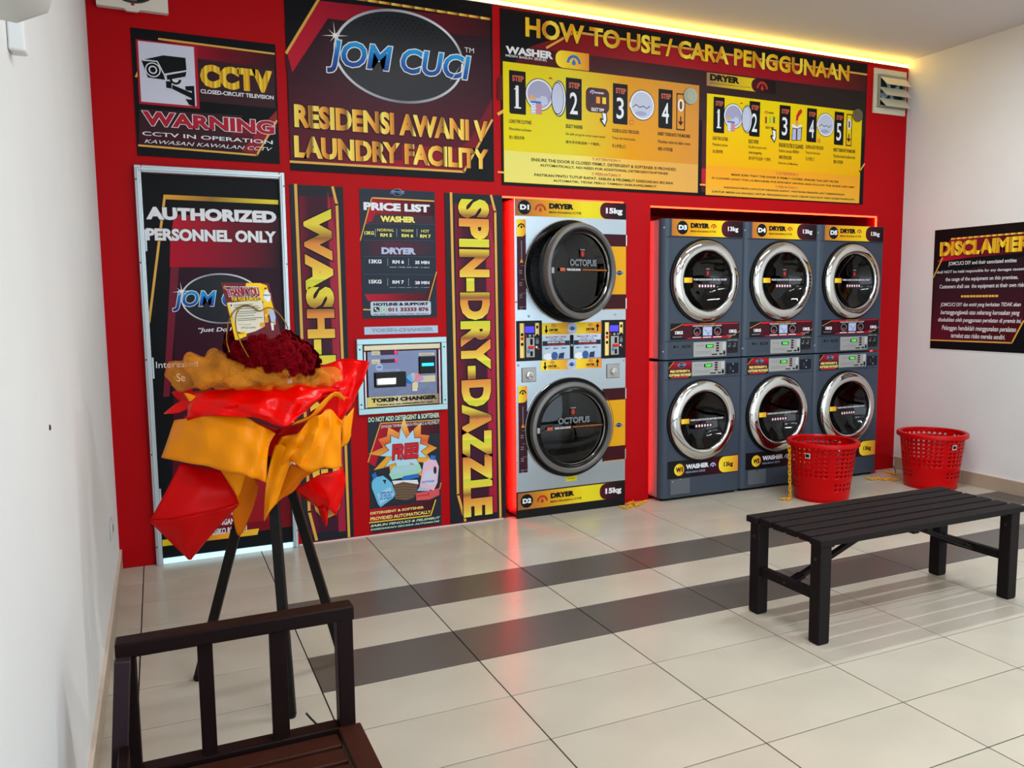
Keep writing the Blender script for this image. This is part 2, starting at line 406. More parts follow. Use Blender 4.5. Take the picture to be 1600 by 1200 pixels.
# LED lines: warm one on top of the red wall, red ones around the openings
M_LEDW = mat('led_warm', (255,206,84), 0.4, emit=15.0)
M_LEDR = mat('led_red', (255,46,22), 0.4, emit=14.0)
M_LEDR2 = mat('led_red_deep', (255,14,8), 0.4, emit=60.0)
led = empty('led_strip', (.75, 0, WT), 'glowing warm yellow LED strip on top of the red wall', 'led strip')
sub(led, 'light_tube', M_LEDW, MB().box(.62, XR-.012, -.006, .018, WT+.002, WT+.028), bevel=.006)
sub(led, 'channel', mat('led_channel', (200,200,198), .4, metal=.6), MB().box(.62, XR-.012, -.008, .022, WT-.001, WT+.003))
def red_led(name, x0, x1, z, lab):
    o = empty(name, ((x0+x1)/2, 0, z), lab, 'led strip')
    y0, y1 = .004, .014
    sub(o, 'light_tube', M_LEDR, MB().box(x0+.004, x1-.004, y0, y1, z-.0105, z-.0005))
    sub(o, 'light_tube', M_LEDR2, MB().box(x0-.0035, x0-.0002, .108, .150, .02, z-.012))
    sub(o, 'light_tube', M_LEDR, MB().box(x1-.0105, x1-.0005, y0, y1, .03, z-.012))
red_led('led_strip', AX0, AX1, AZ, 'red LED strip lining the opening around the tall steel dryer')
red_led('led_strip', BX0, BX1, BZ, 'red LED strip lining the wide opening around the grey machines')

# ================================================================== SIGNS ON THE RED WALL
KA = crop(0, 0, .28338); KB = crop(420, 0, .24173); KC = crop(770, 20, .24165); KD = crop(1080, 60, .23331)
KE = crop(180, 250, .2584); KF = crop(440, 280, .225); KG = crop(540, 500, .28322); KH = crop(780, 290, .225)
KI = crop(780, 550, .225); KJ = crop(1010, 310, .24375); KK = crop(1010, 540, .24375); KL = crop(555, 510, .11664)
KM = crop(560, 640, .15837); KN = crop(1450, 340, .18337); KO = crop(330, 430, .10835); KP = crop(1025, 490, .09166)
KQ = crop(800, 490, .115625); R1 = crop(780, 90, .10833); R2 = crop(930, 110, .10835); R3 = crop(1100, 130, .1); R4 = crop(1220, 150, .1)
KT = crop(300, 780, .1125); KU = crop(220, 420, .4); KX = crop(240, 540, .2125)
WY = planeY(0.0)
M_PANEL = mat('sign_panel', (14,15,19), 0.42, spec=.12)
M_PANELS = mat('sign_panel_slate', (30,40,54), 0.4)
def sign(name, label, x0, x1, z0, z1, K, cat='sign', m=None, th=0.006, group=None, parent=None):
    o = empty(name, ((x0+x1)/2, 0, z0), label, cat, group)
    sub(o, 'panel', m or M_PANEL, MB().box(x0, x1, -th, -.0003, z0, z1))
    return o, Print(wallfn(0), th, K, WY)

# ---- CCTV warning
x0, z0 = WY(215, 243); x1, z1 = WY(430, 70)
o, P = sign('warning_sign', 'black and red CCTV warning sign under the square white fan', x0, x1, z0, z1, KA)
CX0, CX1 = x0, x1
P.poly([(875,222),(1512,302),(1518,560),(1090,520),(1075,262)], CRIMG, 1)
P.poly([(1080,324),(1510,380),(1518,600),(1090,560)], mat('print_cctv_dark', (52,18,26), .4), 2)
P.poly([(770,620),(1520,690),(1525,700),(1415,850),(765,800)], CRIMV, 1)
P.poly([(770,600),(1340,640),(1260,760),(768,740)], mat('print_cctv_dark', (52,18,26), .4), 1.5)
P.poly([(1450,690),(1525,610),(1528,680),(1420,850),(1330,835)], mat('print_red_dark', (140,20,30), .4), 1.8)
P.line([(875,217),(1510,299)], .010, GOLDL, 3); P.line([(750,425),(762,398)], .009, GOLDL, 3)
P.line([(766,803),(1415,857),(1524,668)], .010, GOLDL, 3)
P.rect((768,574),(1084,256), CRIM, 3); P.rect((779,562),(1068,262), mat('print_square_white', (206,208,224), .4), 4)
P.poly([(868,338),(905,412),(1028,392),(1022,322),(900,308),(795,330)], BLACK, 5)
P.line([(790,336),(868,341),(905,412),(1028,392)], .004, WHITE, 5.6)
P.poly([(780,335),(865,345),(903,418),(910,443),(815,430)], BLACK, 5)
P.poly([(918,418),(1028,398),(1022,425),(922,443)], BLACK, 5)
for rr, mm in ((.036, WHITE), (.031, BLACK), (.020, WHITE), (.014, BLACK)): P.ellipse((843,388), rr, rr, mm, 6+(.036-rr)*30)
P.ellipse((967,440), .028, .026, BLACK, 5, a0=PI, a1=2*PI); P.ellipse((967,441), .016, .015, WHITE, 5.5, a0=PI, a1=2*PI)
P.poly([(914,450),(946,452),(946,492),(917,486)], BLACK, 5); P.poly([(950,470),(1058,515),(1058,546),(948,492)], BLACK, 5)
P.poly([(1020,478),(1070,476),(1076,590),(1042,580),(1022,548),(1056,552),(1058,505),(1024,500)], BLACK, 5)
P.text('CCTV', (1106,482), (1500,394), GOLDC, 5, bold=.075, space=1.05)
P.text('Closed-Circuit Television'.upper(), (1106,516), (1507,530), WHITE, 5, bold=.03)
P.text('WARNING', (788,692), (1510,670), mat('print_warning_red', (170,20,44), .4), 6, bold=.045, out=.028, outm=WHITE)
P.text('CCTV IN OPERATION', (785,748), (1502,776), WHITE, 5, bold=.012)
P.text('KAWASAN KAWALAN CCTV', (797,790), (1500,816), WHITE, 5, shear=.3)
P.finish(o)

# ---- brand sign
x0, z0 = WY(454, 266); x1, _ = WY(770, 150); z1 = 3.147
o, P = sign('brand_sign', 'large black and red sign with the oval blue logo and gold lettering', x0, x1, z0, z1, KB)
P.poly([(320,5),(1425,128),(1440,780),(1255,1110),(140,1040),(125,560),(105,350)], MARV, 1)
P.poly([(330,8),(1425,128),(1428,250),(1100,210),(1000,200),(380,122),(150,470),(118,345)], CRIMG, 2)
P.poly([(150,1000),(860,1040),(860,940),(1230,960),(1300,900),(1440,640),(1442,780),(1255,1108),(138,1040)], grad('print_crimson_right', [(0,(60,24,32)),(.5,(150,20,44)),(1,(110,22,34))], 'U'), 1.6)
P.line([(112,345),(320,0)], .014, GOLDL, 3); P.line([(560,-6),(1425,126)], .014, GOLDU, 3)
P.line([(138,1046),(1258,1112),(1440,778)], .013, GOLDL, 3)
cx, cz = P.P(850, 370)
P.ellipseuv(cx, cz, .383, .258, LOGOK, 4, 56); P.ellipseuv(cx, cz, .383, .258, SILV, 5, 64, inner=.014)
DOTM = mat('print_mesh_dot', (12,14,18), .3)
for a in range(17):
    for b in range(9):
        dx, dz = (a-8)*.030+(b % 2)*.015, .235-b*.020
        if (dx/.33)**2+(dz/.245)**2 < .86 and b < 8-abs(a-8)*.3: P.ellipseuv(cx+dx, cz+dz-.005, .0085-.0006*b, .0085-.0006*b, DOTM, 5.5, 6)
P.text('JOM CUCI', (375,470), (1300,368), JOMB, 9, bold=.022, shear=.2, out=.030, outm=WHITE, space=.98)
P.polyuv([P.P(1165,528), P.P(1232,430), P.P(1190,500)], WHITE, 10.5)
P.text('TM', (1262,340), (1322,316), WHITE, 6)
sx_, sz_ = P.P(425, 235); star(P, sx_, sz_, .075, mat('print_glint', (240,236,236), .4), 10)
P.text('RESIDENSI AWANI V', (165,825), (1412,785), GOLDU, 6, bold=.05, out=.022, outm=BLACK)
P.text('LAUNDRY FACILITY', (165,1020), (1416,968), GOLDU, 6, bold=.05, out=.022, outm=BLACK)
P.finish(o)

# ---- HOW TO USE board
x0, z0 = WY(784, 293); x1, _ = WY(1351, 210); z0 = 2.096; z1 = 3.135
o, P = sign('instruction_board', 'wide black and yellow how-to-use instruction board with numbered steps', x0, x1, z0, z1, KC)
def wz(x, z): return (x, z)
zt = WY(900, 54)[1]
zl = P.P(700, 152)[1]; zr = WY(1095, 110)[1]; xl = P.P(345, 228); xt = P.P(525, 128)
P.polyuv([(xl[0]-.12,zr), (3.91,zr), (3.91,zl), (xt[0],zl)], grad('print_board_red', [(0,(110,20,26)),(.4,(160,24,32)),(.75,(150,20,34)),(1,(70,30,30))], 'U'), 1.2)
P.polyuv([(.88,2.60),(3.91,2.60),(3.91,zr),(1.10,zr),(.88,2.72)], grad('print_board_brown', [(0,(84,22,28)),(.4,(58,32,32)),(1,(40,36,34))], 'U'), 1)
P.polyuv([(2.40,2.12),(2.46,2.12),(2.46,2.6),(2.40,2.6)], mat('print_board_maroon', (72,20,28), .4), 1.2)
P.polyuv([(2.40,2.17),(2.46,2.17),(2.46,2.28),(2.40,2.28)], CRIM, 1.4)
P.line([(.885,2.515),(.96,2.56)], .018, GOLDL, 1.6, raw=True); P.line([(.88,2.17),(.95,2.17)], .012, GOLDL, 1.6, raw=True)
P.line([xl,(xt[0],zl),(3.91,zl)], .013, GOLDL, 2, raw=True); P.line([(2.39,2.17),(2.47,2.17)], .011, GOLDL, 2, raw=True)
P.line([(3.87,2.34),(3.92,2.40)], .012, GOLDL, 2, raw=True)
P.K = lambda x, y: (x, y)
P.text('HOW TO USE / CARA PENGGUNAAN', (820,58), (1326,103), GOLDC, 6, bold=.035, out=.018, outm=BLACK, space=1.02)
P.K = KC
P.text('WASHER', (80,265), (386,255), WHITE, 3, bold=.05); P.text('MESIN BASUH 洗衣机', (80,286), (345,300), WHITE, 3, bold=.012)
# yellow halves
wx0, wz0 = P.P(70, 1095); wx1, _ = P.P(1322, 1100); _, wz1 = P.P(60, 315)
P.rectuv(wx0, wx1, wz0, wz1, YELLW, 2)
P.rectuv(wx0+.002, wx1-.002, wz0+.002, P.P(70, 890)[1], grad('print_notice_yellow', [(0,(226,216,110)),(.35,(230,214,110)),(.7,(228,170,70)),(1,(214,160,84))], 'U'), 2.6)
bx0, bz0 = P.P(402, 352); bx1, bz1 = P.P(618, 268)
P.rectuv(bx0, bx1, bz0, bz1, PILLG, 3, r=.05, corners='1001')
arch_icon(P, (bx0+bx1)/2+.01, (bz0+bz1)/2, .05, BLUEP, 4)
P.K = KD
dx0, dz0 = P.P(92, 1040); dx1, _ = P.P(1120, 1100); _, dz1 = P.P(98, 333)
dx1 = 3.878
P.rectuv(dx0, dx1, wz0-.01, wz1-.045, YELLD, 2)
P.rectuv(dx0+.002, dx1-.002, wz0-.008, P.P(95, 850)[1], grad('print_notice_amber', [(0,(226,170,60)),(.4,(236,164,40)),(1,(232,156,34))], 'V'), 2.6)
hx0, hz0 = P.P(98, 318); hx1, hz1 = P.P(560, 290); hz1 = P.P(98, 228)[1]
P.rectuv(hx0, hx0+(hx1-hx0)*.70, hz0, hz1, grad('print_dryer_head', [(0,(160,120,80)),(.5,(206,170,40)),(1,(226,200,30))], 'U'), 3)
P.rectuv(hx0+(hx1-hx0)*.64, hx1, hz0, hz1, PILLM, 3.6, r=.05, corners='1001')
arch_icon(P, hx0+(hx1-hx0)*.80, (hz0+hz1)/2-.002, .05, FLAME, 5)
P.text('DRYER', (120,283), (318,265), BLACK, 5, bold=.06); P.text('MESIN PENGERING 烘干机', (120,302), (392,330), BLACK, 5, bold=.01)
# step panels
def step(K, n, a, b):
    """a = lower left, b = upper right of the black step card"""
    P.K = K; xa, za = P.P(*a); xb, zb = P.P(*b); h = zb-za; wdt = xb-xa
    P.rectuv(xa, xb, za, zb, BLACK, 4, r=.012, corners='1000')
    P.textuv('STEP', xa+wdt*.18, xb-wdt*.12, za+h*.755, za+h*.895, STEPR, 5, bold=.045)
    P.textuv(str(n), xa+wdt*(.38 if n == 1 else .24), xb-wdt*(.44 if n == 1 else .26), za+h*.13, za+h*.66, WHITE, 5, bold=.01)
    if n == 1: P.rectuv(xa+wdt*.30, xb-wdt*.30, za+h*.13, za+h*.165, WHITE, 5.4); P.polyuv([(xa+wdt*.26,za+h*.56),(xa+wdt*.44,za+h*.58),(xa+wdt*.50,za+h*.66)], WHITE, 5.4)
PAL = mat('print_machine_pale', (186,192,214), .4); LAV = mat('print_lavender', (158,158,188), .4); INK = mat('print_ink', (30,32,48), .4)
def washer_open(cx, cz, s):
    P.ellipseuv(cx, cz, s, s, INK, 4, 28); P.ellipseuv(cx, cz, s*.95, s*.95, WHITE, 4.5, 28); P.ellipseuv(cx, cz, s*.84, s*.84, LAV, 5, 28)
    P.polyuv([(cx-s*.72,cz-s*.35),(cx-s*.55,cz-s*.05),(cx-s*.3,cz-s*.2),(cx-s*.05,cz-s*.25),(cx+s*.15,cz-s*.05),(cx+s*.5,cz-s*.1),(cx+s*.6,cz-s*.5),(cx,cz-s*.8)], PAL, 5.5)
    P.polyuv([(cx-s*.8,cz-s*.3),(cx-s*.6,cz+s*.0),(cx-s*.3,cz-s*.2),(cx-s*.2,cz-s*.4)], SKIN, 6)
    P.rectuv(cx-s*.6, cx+s*.1, cz-s*.55, cz-s*.42, BLUEP, 6.4); P.rectuv(cx-s*.6, cx-s*.28, cz-s*1.22, cz-s*.5, WHITE, 6)
    for q in range(4): P.rectuv(cx-s*.6, cx-s*.28, cz-s*(1.2-q*.17), cz-s*(1.12-q*.17), LIGHTP, 6.6)
    P.rectuv(cx-s*.24, cx+s*.15, cz-s*1.2, cz-s*.55, mat('print_pink', (196,130,140), .4), 6)
    ex = cx+s*1.28
    P.ellipseuv(ex+s*.1, cz-s*.12, s*.52, s*1.12, INK, 6.5, 28); P.ellipseuv(ex+s*.06, cz-s*.12, s*.5, s*1.06, WHITE, 7, 28)
    P.ellipseuv(ex, cz-s*.12, s*.46, s*1.02, INK, 7.4, 28); P.ellipseuv(ex, cz-s*.12, s*.42, s*.96, PAL, 7.8, 28)
    P.polyuv([(cx+s*.6,cz+s*1.02),(cx+s*.78,cz+s*1.16),(cx+s*.98,cz+s*1.02),(cx+s*.8,cz+s*1.05)], REDP, 5)
def washer_shut(cx, cz, s):
    P.ellipseuv(cx, cz, s, s, INK, 4, 28); P.ellipseuv(cx, cz, s*.95, s*.95, WHITE, 4.5, 28); P.ellipseuv(cx, cz, s*.84, s*.84, PAL, 5, 28)
    P.line([(cx-s*.75,cz-s*.2),(cx-s*.5,cz+s*.0),(cx-s*.2,cz-s*.15),(cx+s*.1,cz-s*.05),(cx+s*.35,cz-s*.2),(cx+s*.6,cz+s*.0)], s*.05, INK, 5.6, raw=True)
    P.ellipseuv(cx-s*.1, cz-s*.55, s*.45, s*.15, LAV, 5.6, 16); P.ellipseuv(cx-s*.93, cz-s*.05, s*.1, s*.2, WHITE, 6, 10)
    P.polyuv([(cx-s*.75,cz-s*.28),(cx-s*.6,cz-s*.1),(cx-s*.3,cz-s*.25)], mat('print_cream', (220,206,180), .4), 5.8)
def padlock(cx, cz, s):
    P.rectuv(cx-s, cx+s, cz-s*1.4, cz+s*.3, STEPR, 4, r=.004); P.rectuv(cx-s*.7, cx+s*.7, cz-s*1.1, cz, ORANGE, 4.6); P.ellipseuv(cx, cz+s*.3, s*.7, s*1.1, STEPR, 4, 12, 0, PI, inner=s*.2)
def coin_slot(xa, xb, za, zb):
    for q in ((xa,xb,za,za+.008),(xa,xb,zb-.008,zb),(xa,xa+.007,za,zb),(xb-.007,xb,za,zb)): P.rectuv(*q, MAROON, 4)
    cx = (xa+xb)/2; h = zb-za
    P.ellipseuv(cx, za+h*.68, (xb-xa)*.36, h*.17, WHITE, 4, 24, inner=.012); P.rectuv(cx-.006, cx+.006, za+h*.58, za+h*.78, MAROON, 4.6)
    P.rectuv(cx-.005, cx+.005, za+h*.22, za+h*.38, MAROON, 4); P.polyuv([(cx-.022,za+h*.24),(cx,za+h*.12),(cx+.022,za+h*.24)], MAROON, 4)
def hand(cx, cz, s):
    P.polyuv([(cx-s*.35,cz+s),(cx+s*.45,cz+s*.9),(cx+s*.55,cz-s*.1),(cx+s*.2,cz-s),(cx-s*.55,cz-s*.2),(cx-s*.5,cz+s*.15),(cx-s*.15,cz+s*.05)], INK, 5)
    P.polyuv([(cx-s*.2,cz+s*.8),(cx+s*.32,cz+s*.72),(cx+s*.4,cz-s*.05),(cx+s*.15,cz-s*.72),(cx-s*.3,cz-s*.15),(cx-s*.02,cz-s*.1)], WHITE, 5.6)
step(R1, 1, (140,808), (372,212)); step(R1, 2, (955,890), (1180,316)); step(R2, 3, (245,770), (458,212)); step(R2, 4, (900,832), (1106,292))
P.K = R1; c = P.P(572, 540); washer_open(c[0], c[1], .098)
P.K = KC; qx0, qz0 = P.P(598, 640); qx1, qz1 = P.P(748, 498)
P.rectuv(qx0, qx1, qz0, qz1, mat('print_panel_maroon', (70,22,28), .4), 4, r=.035)
for q, mm in ((.18, INK), (.44, ORANGE), (.70, YELLOW)): P.rectuv(qx0+(qx1-qx0)*q, qx0+(qx1-qx0)*(q+.16), qz0+(qz1-qz0)*.38, qz0+(qz1-qz0)*.65, mm, 5)
P.text('Select Temp'.upper(), (632,636), (714,622), WHITE, 5, bold=.03); P.text('WASHER', (656,524), (714,518), WHITE, 5, bold=.03)
arch_icon(P, *P.P(640, 515), .02, LIGHTP, 5); c = P.P(712, 690); hand(c[0], c[1], .05)
P.K = R2; c = P.P(668, 507); washer_shut(c[0], c[1], .098); c = P.P(515, 735); padlock(c[0], c[1], .016)
xa, za = P.P(1158, 862); xb, zb = P.P(1290, 345); coin_slot(xa, xb, za, zb)
P.K = KC
def cap3(x, xe, y0, t1, t2, t3, dy=52, xe2=None, xe3=None, sl=.11):
    for q, (t, e, b) in enumerate(((t1, xe, .02), (t2, xe2 or xe, 0), (t3, xe3 or xe, .008))):
        if t: P.text(t, (x, y0+q*dy), (e, y0+q*dy-26+(e-x)*sl), TXTK, 4, bold=b)
cap3(102, 245, 712, 'LOAD THE CLOTHES', 'Masukkan pakaian', '放入您的衣物', xe3=200)
cap3(467, 577, 745, 'SELECT WASHER', 'Sila pilih program untuk mesin basuh', '请为洗衣机选择一个程序。', xe2=722, xe3=690, dy=50)
cap3(767, 942, 772, 'CLOSE & LOCK THE DOOR', 'Tutup dan kunci pintu', '关上并锁上门', xe2=916, xe3=856, dy=50)
cap3(1063, 1272, 793, 'INSERT TOKEN INTO THE MACHINE', 'Masukkan token ke dalam mesin', '请投入代币机器', xe3=1158, dy=49)
P.text('!! ATTENTION !!', (640,955), (820,951), STEPR, 4, bold=.02)
P.text('ENSURE THE DOOR IS CLOSED FIRMLY. DETERGENT & SOFTENER IS PROVIDED', (246,960), (1180,1006), TXTK, 4, bold=.022)
P.text('AUTOMATICALLY, NO NEED FOR ADDITIONAL DETERGENT/SOFTENER', (302,997), (1130,1034), TXTK, 4, bold=.022)
P.text('!! PERHATIAN !!', (638,1052), (822,1045), STEPR, 4, bold=.02)
P.text('PASTIKAN PINTU TUTUP RAPAT. SABUN & PELEMBUT DISEDIAKAN SECARA', (265,1057), (1162,1095), TXTK, 4, bold=.022)
P.text('AUTOMATIK, TIDAK PERLU TAMBAH SABUN/PELEMBUT', (386,1095), (1055,1118), TXTK, 4, bold=.022)
# dryer half
step(R3, 1, (132,772), (310,234)); step(R3, 2, (690,828), (866,300)); step(R4, 3, (-42,683), (140,162)); step(R4, 4, (386,716), (552,208)); step(R4, 5, (815,762), (976,262))
P.K = R3; c = P.P(448, 520); washer_open(c[0], c[1], .086)
for q, mm in ((940, mat('print_brick', (150,60,30), .4)), (1005, mat('print_lime', (150,190,50), .4)), (1064, mat('print_teal', (60,110,80), .4))): P.rect((q,628), (q+32,530), mm, 4)
P.text('SELECT TEMP', (950,712), (1080,690), TXTK, 4, bold=.03); P.text('DRYER', (1000,478), (1078,462), TXTK, 4, bold=.03); arch_icon(P, *P.P(962, 462), .018, STEPR, 4)
c = P.P(1072, 828); hand(c[0], c[1], .05)
P.K = R4
P.poly([(165,510),(320,495),(305,700),(155,700)], INK, 4); P.poly([(170,520),(225,520),(222,690),(162,690)], PAL, 4.6); P.poly([(245,515),(305,508),(295,690),(240,690)], PAL, 4.6)
for q in range(7): P.line([(168,540+q*20),(222,540+q*20)], .003, LAV, 5); P.line([(246,540+q*20),(300,536+q*20)], .003, LAV, 5)
P.poly([(155,435),(215,465),(240,490),(260,465),(320,450),(300,490),(235,512),(165,490)], WHITE, 5)
P.poly([(300,205),(325,250),(265,330),(250,400),(222,390),(228,310),(260,240)], REDP, 5); P.poly([(224,385),(250,395),(260,440),(236,480),(216,450)], SKIN, 5.4)
c = P.P(688, 455); washer_shut(c[0], c[1], .086); c = P.P(583, 690); padlock(c[0], c[1], .014)
xa, za = P.P(1000, 782); xb, zb = P.P(1105, 292); coin_slot(xa, xb, za, zb)
P.K = KD
cap3(138, 240, 680, 'LOAD THE CLOTHES', 'Masukkan pakaian', '放入您的衣物', xe3=205, dy=44)
cap3(378, 446, 702, 'SELECT DRYER', 'Sila pilih program untuk', 'mesin pengering', xe2=500, xe3=466, dy=38); P.text('请为烘干机选择一个程序。', (378,814), (530,802), TXTK, 4)
cap3(582, 746, 728, 'ENSURE FILTER IS CLEANED', 'Pastikan penapis BERSIH', '确保已清洁过滤网', xe2=716, xe3=666, dy=40, sl=.08); P.text('(Only for LG Machine)', (577,846), (708,838), TXTK, 4, bold=.01)
cap3(760, 880, 738, 'CLOSE & LOCK THE DOOR', 'Tutup dan kunci pintu', '关上并锁上门', xe2=858, xe3=820, dy=40)
cap3(946, 1092, 758, 'INSERT TOKEN INTO THE MACHINE', 'Masukkan token ke dalam mesin', '请投入代币机器', xe3=1010, dy=40)
P.text('!! ATTENTION !!', (562,913), (712,906), STEPR, 4, bold=.02)
P.text('MAKE SURE THAT THE DOOR IS FIRMLY CLOSED. ENSURE THE LINT FILTER', (264,920), (982,956), TXTK, 4, bold=.022)
P.text('IS CLEANED (ONLY FOR LG MACHINE) FOR EFFICIENT DRYING AND FOLLOW THE GUIDE LINE LIMIT', (134,945), (1090,993), TXTK, 4, bold=.022)
P.text('!! PERHATIAN !!', (558,1002), (708,995), STEPR, 4, bold=.02)
P.text('PASTIKAN PINTU DITUTUP DENGAN RAPAT. PASTIKAN PENAPIS LINT DIBERSIHKAN', (214,1005), (1020,1042), TXTK, 4, bold=.022)
P.text('(UNTUK MESIN LG SAHAJA) UNTUK PENGERINGAN YANG CEKAP DAN IKUT HAD GARIS PANDUAN', (134,1036), (1086,1075), TXTK, 4, bold=.022)
P.finish(o)
# two round token discs glued on the board
def token(px, py, r, m, lab):
    x, z = WY(px, py); o = empty('token_disc', (x, -.013, z), lab, 'token', 'round tokens on the instruction board')
    sub(o, 'disc', m, MB().lathe([(0,.0),(r,0),(r,.006),(r*.94,.0075),(r*.86,.0065),(0,.0065)], (x,-.0105,z), 'Y', 28), smooth=30)
    sub(o, 'embossing', m, MB().lathe([(r*.55,.0),(r*.57,.0016),(r*.62,.0016),(r*.64,0)], (x,-.0168,z), 'Y', 24), smooth=40)
token(1077, 151, .055, mat('token_pale', (160,164,146), .5, metal=.3), 'pale round token stuck beside step 4 of the washer')
token(1338, 181, .048, mat('token_bronze', (118,104,84), .45, metal=.5), 'bronze round token stuck beside step 5 of the dryer')

# ---- door with frame and printed leaf
DX0, DX1, DZ = -1.138, -.396, 2.093
dr = empty('door_1', ((DX0+DX1)/2, 0, 0), kind='structure'); dr['label'] = 'authorized personnel door in a pale aluminium frame'
M_ALU = mat('pale_aluminium', (196,208,214), 0.35, metal=0.55)
M_GAP = mat('dark_gap', (16,14,16), .7)
sub(dr, 'door_leaf', M_PANEL, MB().box(DX0+.032, DX1-.028, -.004, .03, .028, DZ-.038))
for nm, bb in (('frame_side', (DX0, DX0+.032, -.03, .0, 0, DZ)), ('frame_side', (DX1-.028, DX1, -.03, .0, 0, DZ)), ('frame_head', (DX0+.032, DX1-.028, -.03, .0, DZ-.036, DZ))):
    sub(dr, nm, M_ALU, MB().box(*bb), bevel=.004)
for nm, bb in (('frame_lip', (DX0+.010, DX0+.022, -.036, -.029, 0, DZ-.014)), ('frame_lip', (DX1-.018, DX1-.009, -.036, -.029, 0, DZ-.014)), ('frame_lip', (DX0+.022, DX1-.018, -.036, -.029, DZ-.026, DZ-.012))):
    sub(dr, nm, M_ALU, MB().box(*bb), bevel=.002)
M_GLOWGAP = mat('under_door_glow', (190,232,246), .6, emit=.9)
sub(dr, 'light_gap_strip', M_GLOWGAP, MB().box(DX0+.034, DX1-.030, -.016, -.0005, .001, .027))  # emissive strip on the wall face, stands in for light under the door
for z in (1.66, 1.0, .3): sub(dr, 'hinge', M_ALU, MB().lathe([(.006,0),(.006,.11)], (DX0+.036, -.012, z), 'Z', 8))
def screws(parent, pts, r_, m):
    for p in pts: sub(parent, 'screw', m, MB().lathe([(0,r_*.6),(r_*.9,r_*.4),(r_,0)], p, 'Y', 10), smooth=40)
screws(dr, [(x, -.03, z) for z in (.1, .6, 1.1, 1.6, 2.02) for x in (DX0+.006, DX1-.006)], .004, M_GAP)
P = Print(wallfn(0), .004, KE, WY)
lx0, lx1 = DX0+.034, DX1-.030
P.polyuv([(-.96,1.85),(lx1,1.85),(lx1,1.72),(-.985,1.72)], CRIMG, 1.4)
P.polyuv([(-1.06,.10),(-.95,1.85),(lx1,1.85),(lx1,.12)], grad('print_door_maroon', [(0,(120,14,26)),(.3,(72,16,32)),(.6,(54,16,34)),(1,(34,20,32))], 'V'), 1)
P.polyuv([(-.985,1.72),(lx1,1.72),(lx1,1.58),(-.995,1.58)], grad('print_door_red', [(0,(176,10,40)),(.5,(130,16,40)),(1,(40,20,30))], 'U'), 1.6)
P.polyuv([(-.99,1.58),(-.95,1.58),(-1.03,.9),(-1.06,.9)], mat('print_door_strip', (110,16,40), .4), 2.0)
P.polyuv([(lx0+.03,.17),(lx1-.13,.17),(lx1-.05,.33),(lx1-.02,.6),(lx0+.1,.45)], mat('print_door_base_red', (150,8,24), .4), 1.8)
P.polyuv([(lx0,.095),(lx1-.19,.095),(lx1-.18,.13),(lx0,.13)], grad('print_door_gold', [(0,(230,206,40)),(.3,(160,90,40)),(.6,(240,160,40)),(1,(240,190,50))], 'U'), 2.4)
P.line([(300,215),(205,980)], .012, GOLDL, 2.2); P.polyuv([P.P(300,238), P.P(985,270), P.P(985,243), P.P(302,210)], grad('print_gold_bar', [(0,(226,160,50)),(.4,(150,110,50)),(1,(236,216,60))], 'U'), 2.4)
P.text('AUTHORIZED', (188,360), (972,310), WHITE, 5, bold=.06, out=.03, outm=MAROON)
P.text('PERSONNEL ONLY', (190,487), (972,432), WHITE, 5, bold=.05, out=.03, outm=MAROON)
cx, cz = P.P(640, 838); cx = -.745
P.ellipseuv(cx, cz, .205, .135, LOGOK, 3, 40); P.ellipseuv(cx, cz, .205, .135, SILV, 4, 48, inner=.008)
P.textuv('JOM CUCI', cx-.245, cx+.25, cz-.065, cz+.042, JOMB, 7, bold=.022, shear=.2, out=.03, outm=WHITE)
s1 = P.P(402, 795); star(P, s1[0], s1[1], .05, mat('print_glint', (240,236,236), .4), 8)
P.textuv('“Just Do It Yourself”', P.P(450,0)[0], -.51, P.P(600,1045)[1], P.P(600,1012)[1], WHITE, 4, bold=.015, shear=.2)
P.K = KU
P.text('Interested', (60,388), (222,357), WHITE, 4); P.text('Se', (140,440), (172,408), WHITE, 4)
P.K = KT
P.text('ROYALTI', (300,240), (590,136), WHITE, 4, bold=.03, shear=.05); P.text('LANGAN', (296,372), (590,256), WHITE, 4, bold=.03, shear=.05); P.text('RISIKO RENDAH', (264,498), (760,356), WHITE, 4, bold=.03, shear=.05)
P.finish(dr)

# ---- upright word signs
def word_sign(label, a, b, word, wy0, wy1):
    x0, z1 = WY(*a); x1, z0 = WY(*b); zm = max(z0, .012)
    o, P = sign('word_sign', label, x0, x1, zm, z1, KF, th=.004, m=mat('sign_panel_dark', (22,25,33), .4))
    wdt = x1-x0
    P.rectuv(x0+wdt*.17, x1-wdt*.17, zm+.05, z1-.06, grad('print_upright_field', [(0,(120,20,44)),(.25,(66,26,44)),(.75,(64,26,44)),(1,(150,22,52))], 'U'), 1)
    P.polyuv([(x1-wdt*.30,zm+.04),(x1-wdt*.16,zm+.04),(x1-wdt*.16,z1-.3),(x1-wdt*.30,z1-.02)], mat('print_rose', (160,24,56), .4), 1.4)
    P.line([(x0+wdt*.11, z1-.002), (x0+wdt*.14, zm+.18), (x0+wdt*.26, zm+.01)], .016, GOLDL, 2.2, raw=True)
    P.line([(x1-wdt*.20, z1-.005), (x1-wdt*.13, z1-.10), (x1-wdt*.10, zm+.005)], .015, GOLDL, 2.2, raw=True)
    za, zb = wy0, wy1
    P.textuv(word, x0+wdt*.225, x1-wdt*.24, za, zb, GOLDV if len(word) < 12 else grad('print_gold_upright_long', [(0,(206,212,60)),(.22,(232,208,70)),(.42,(150,96,54)),(.5,(222,140,66)),(.75,(232,176,70)),(1,(238,222,80))], 'U', rep=8.0), 5, bold=.06, out=.022, outm=BLACK, rot=True, space=1.06)
    P.finish(o)
za = WY(520, 808)[1]; zb = WY(500, 326)[1]
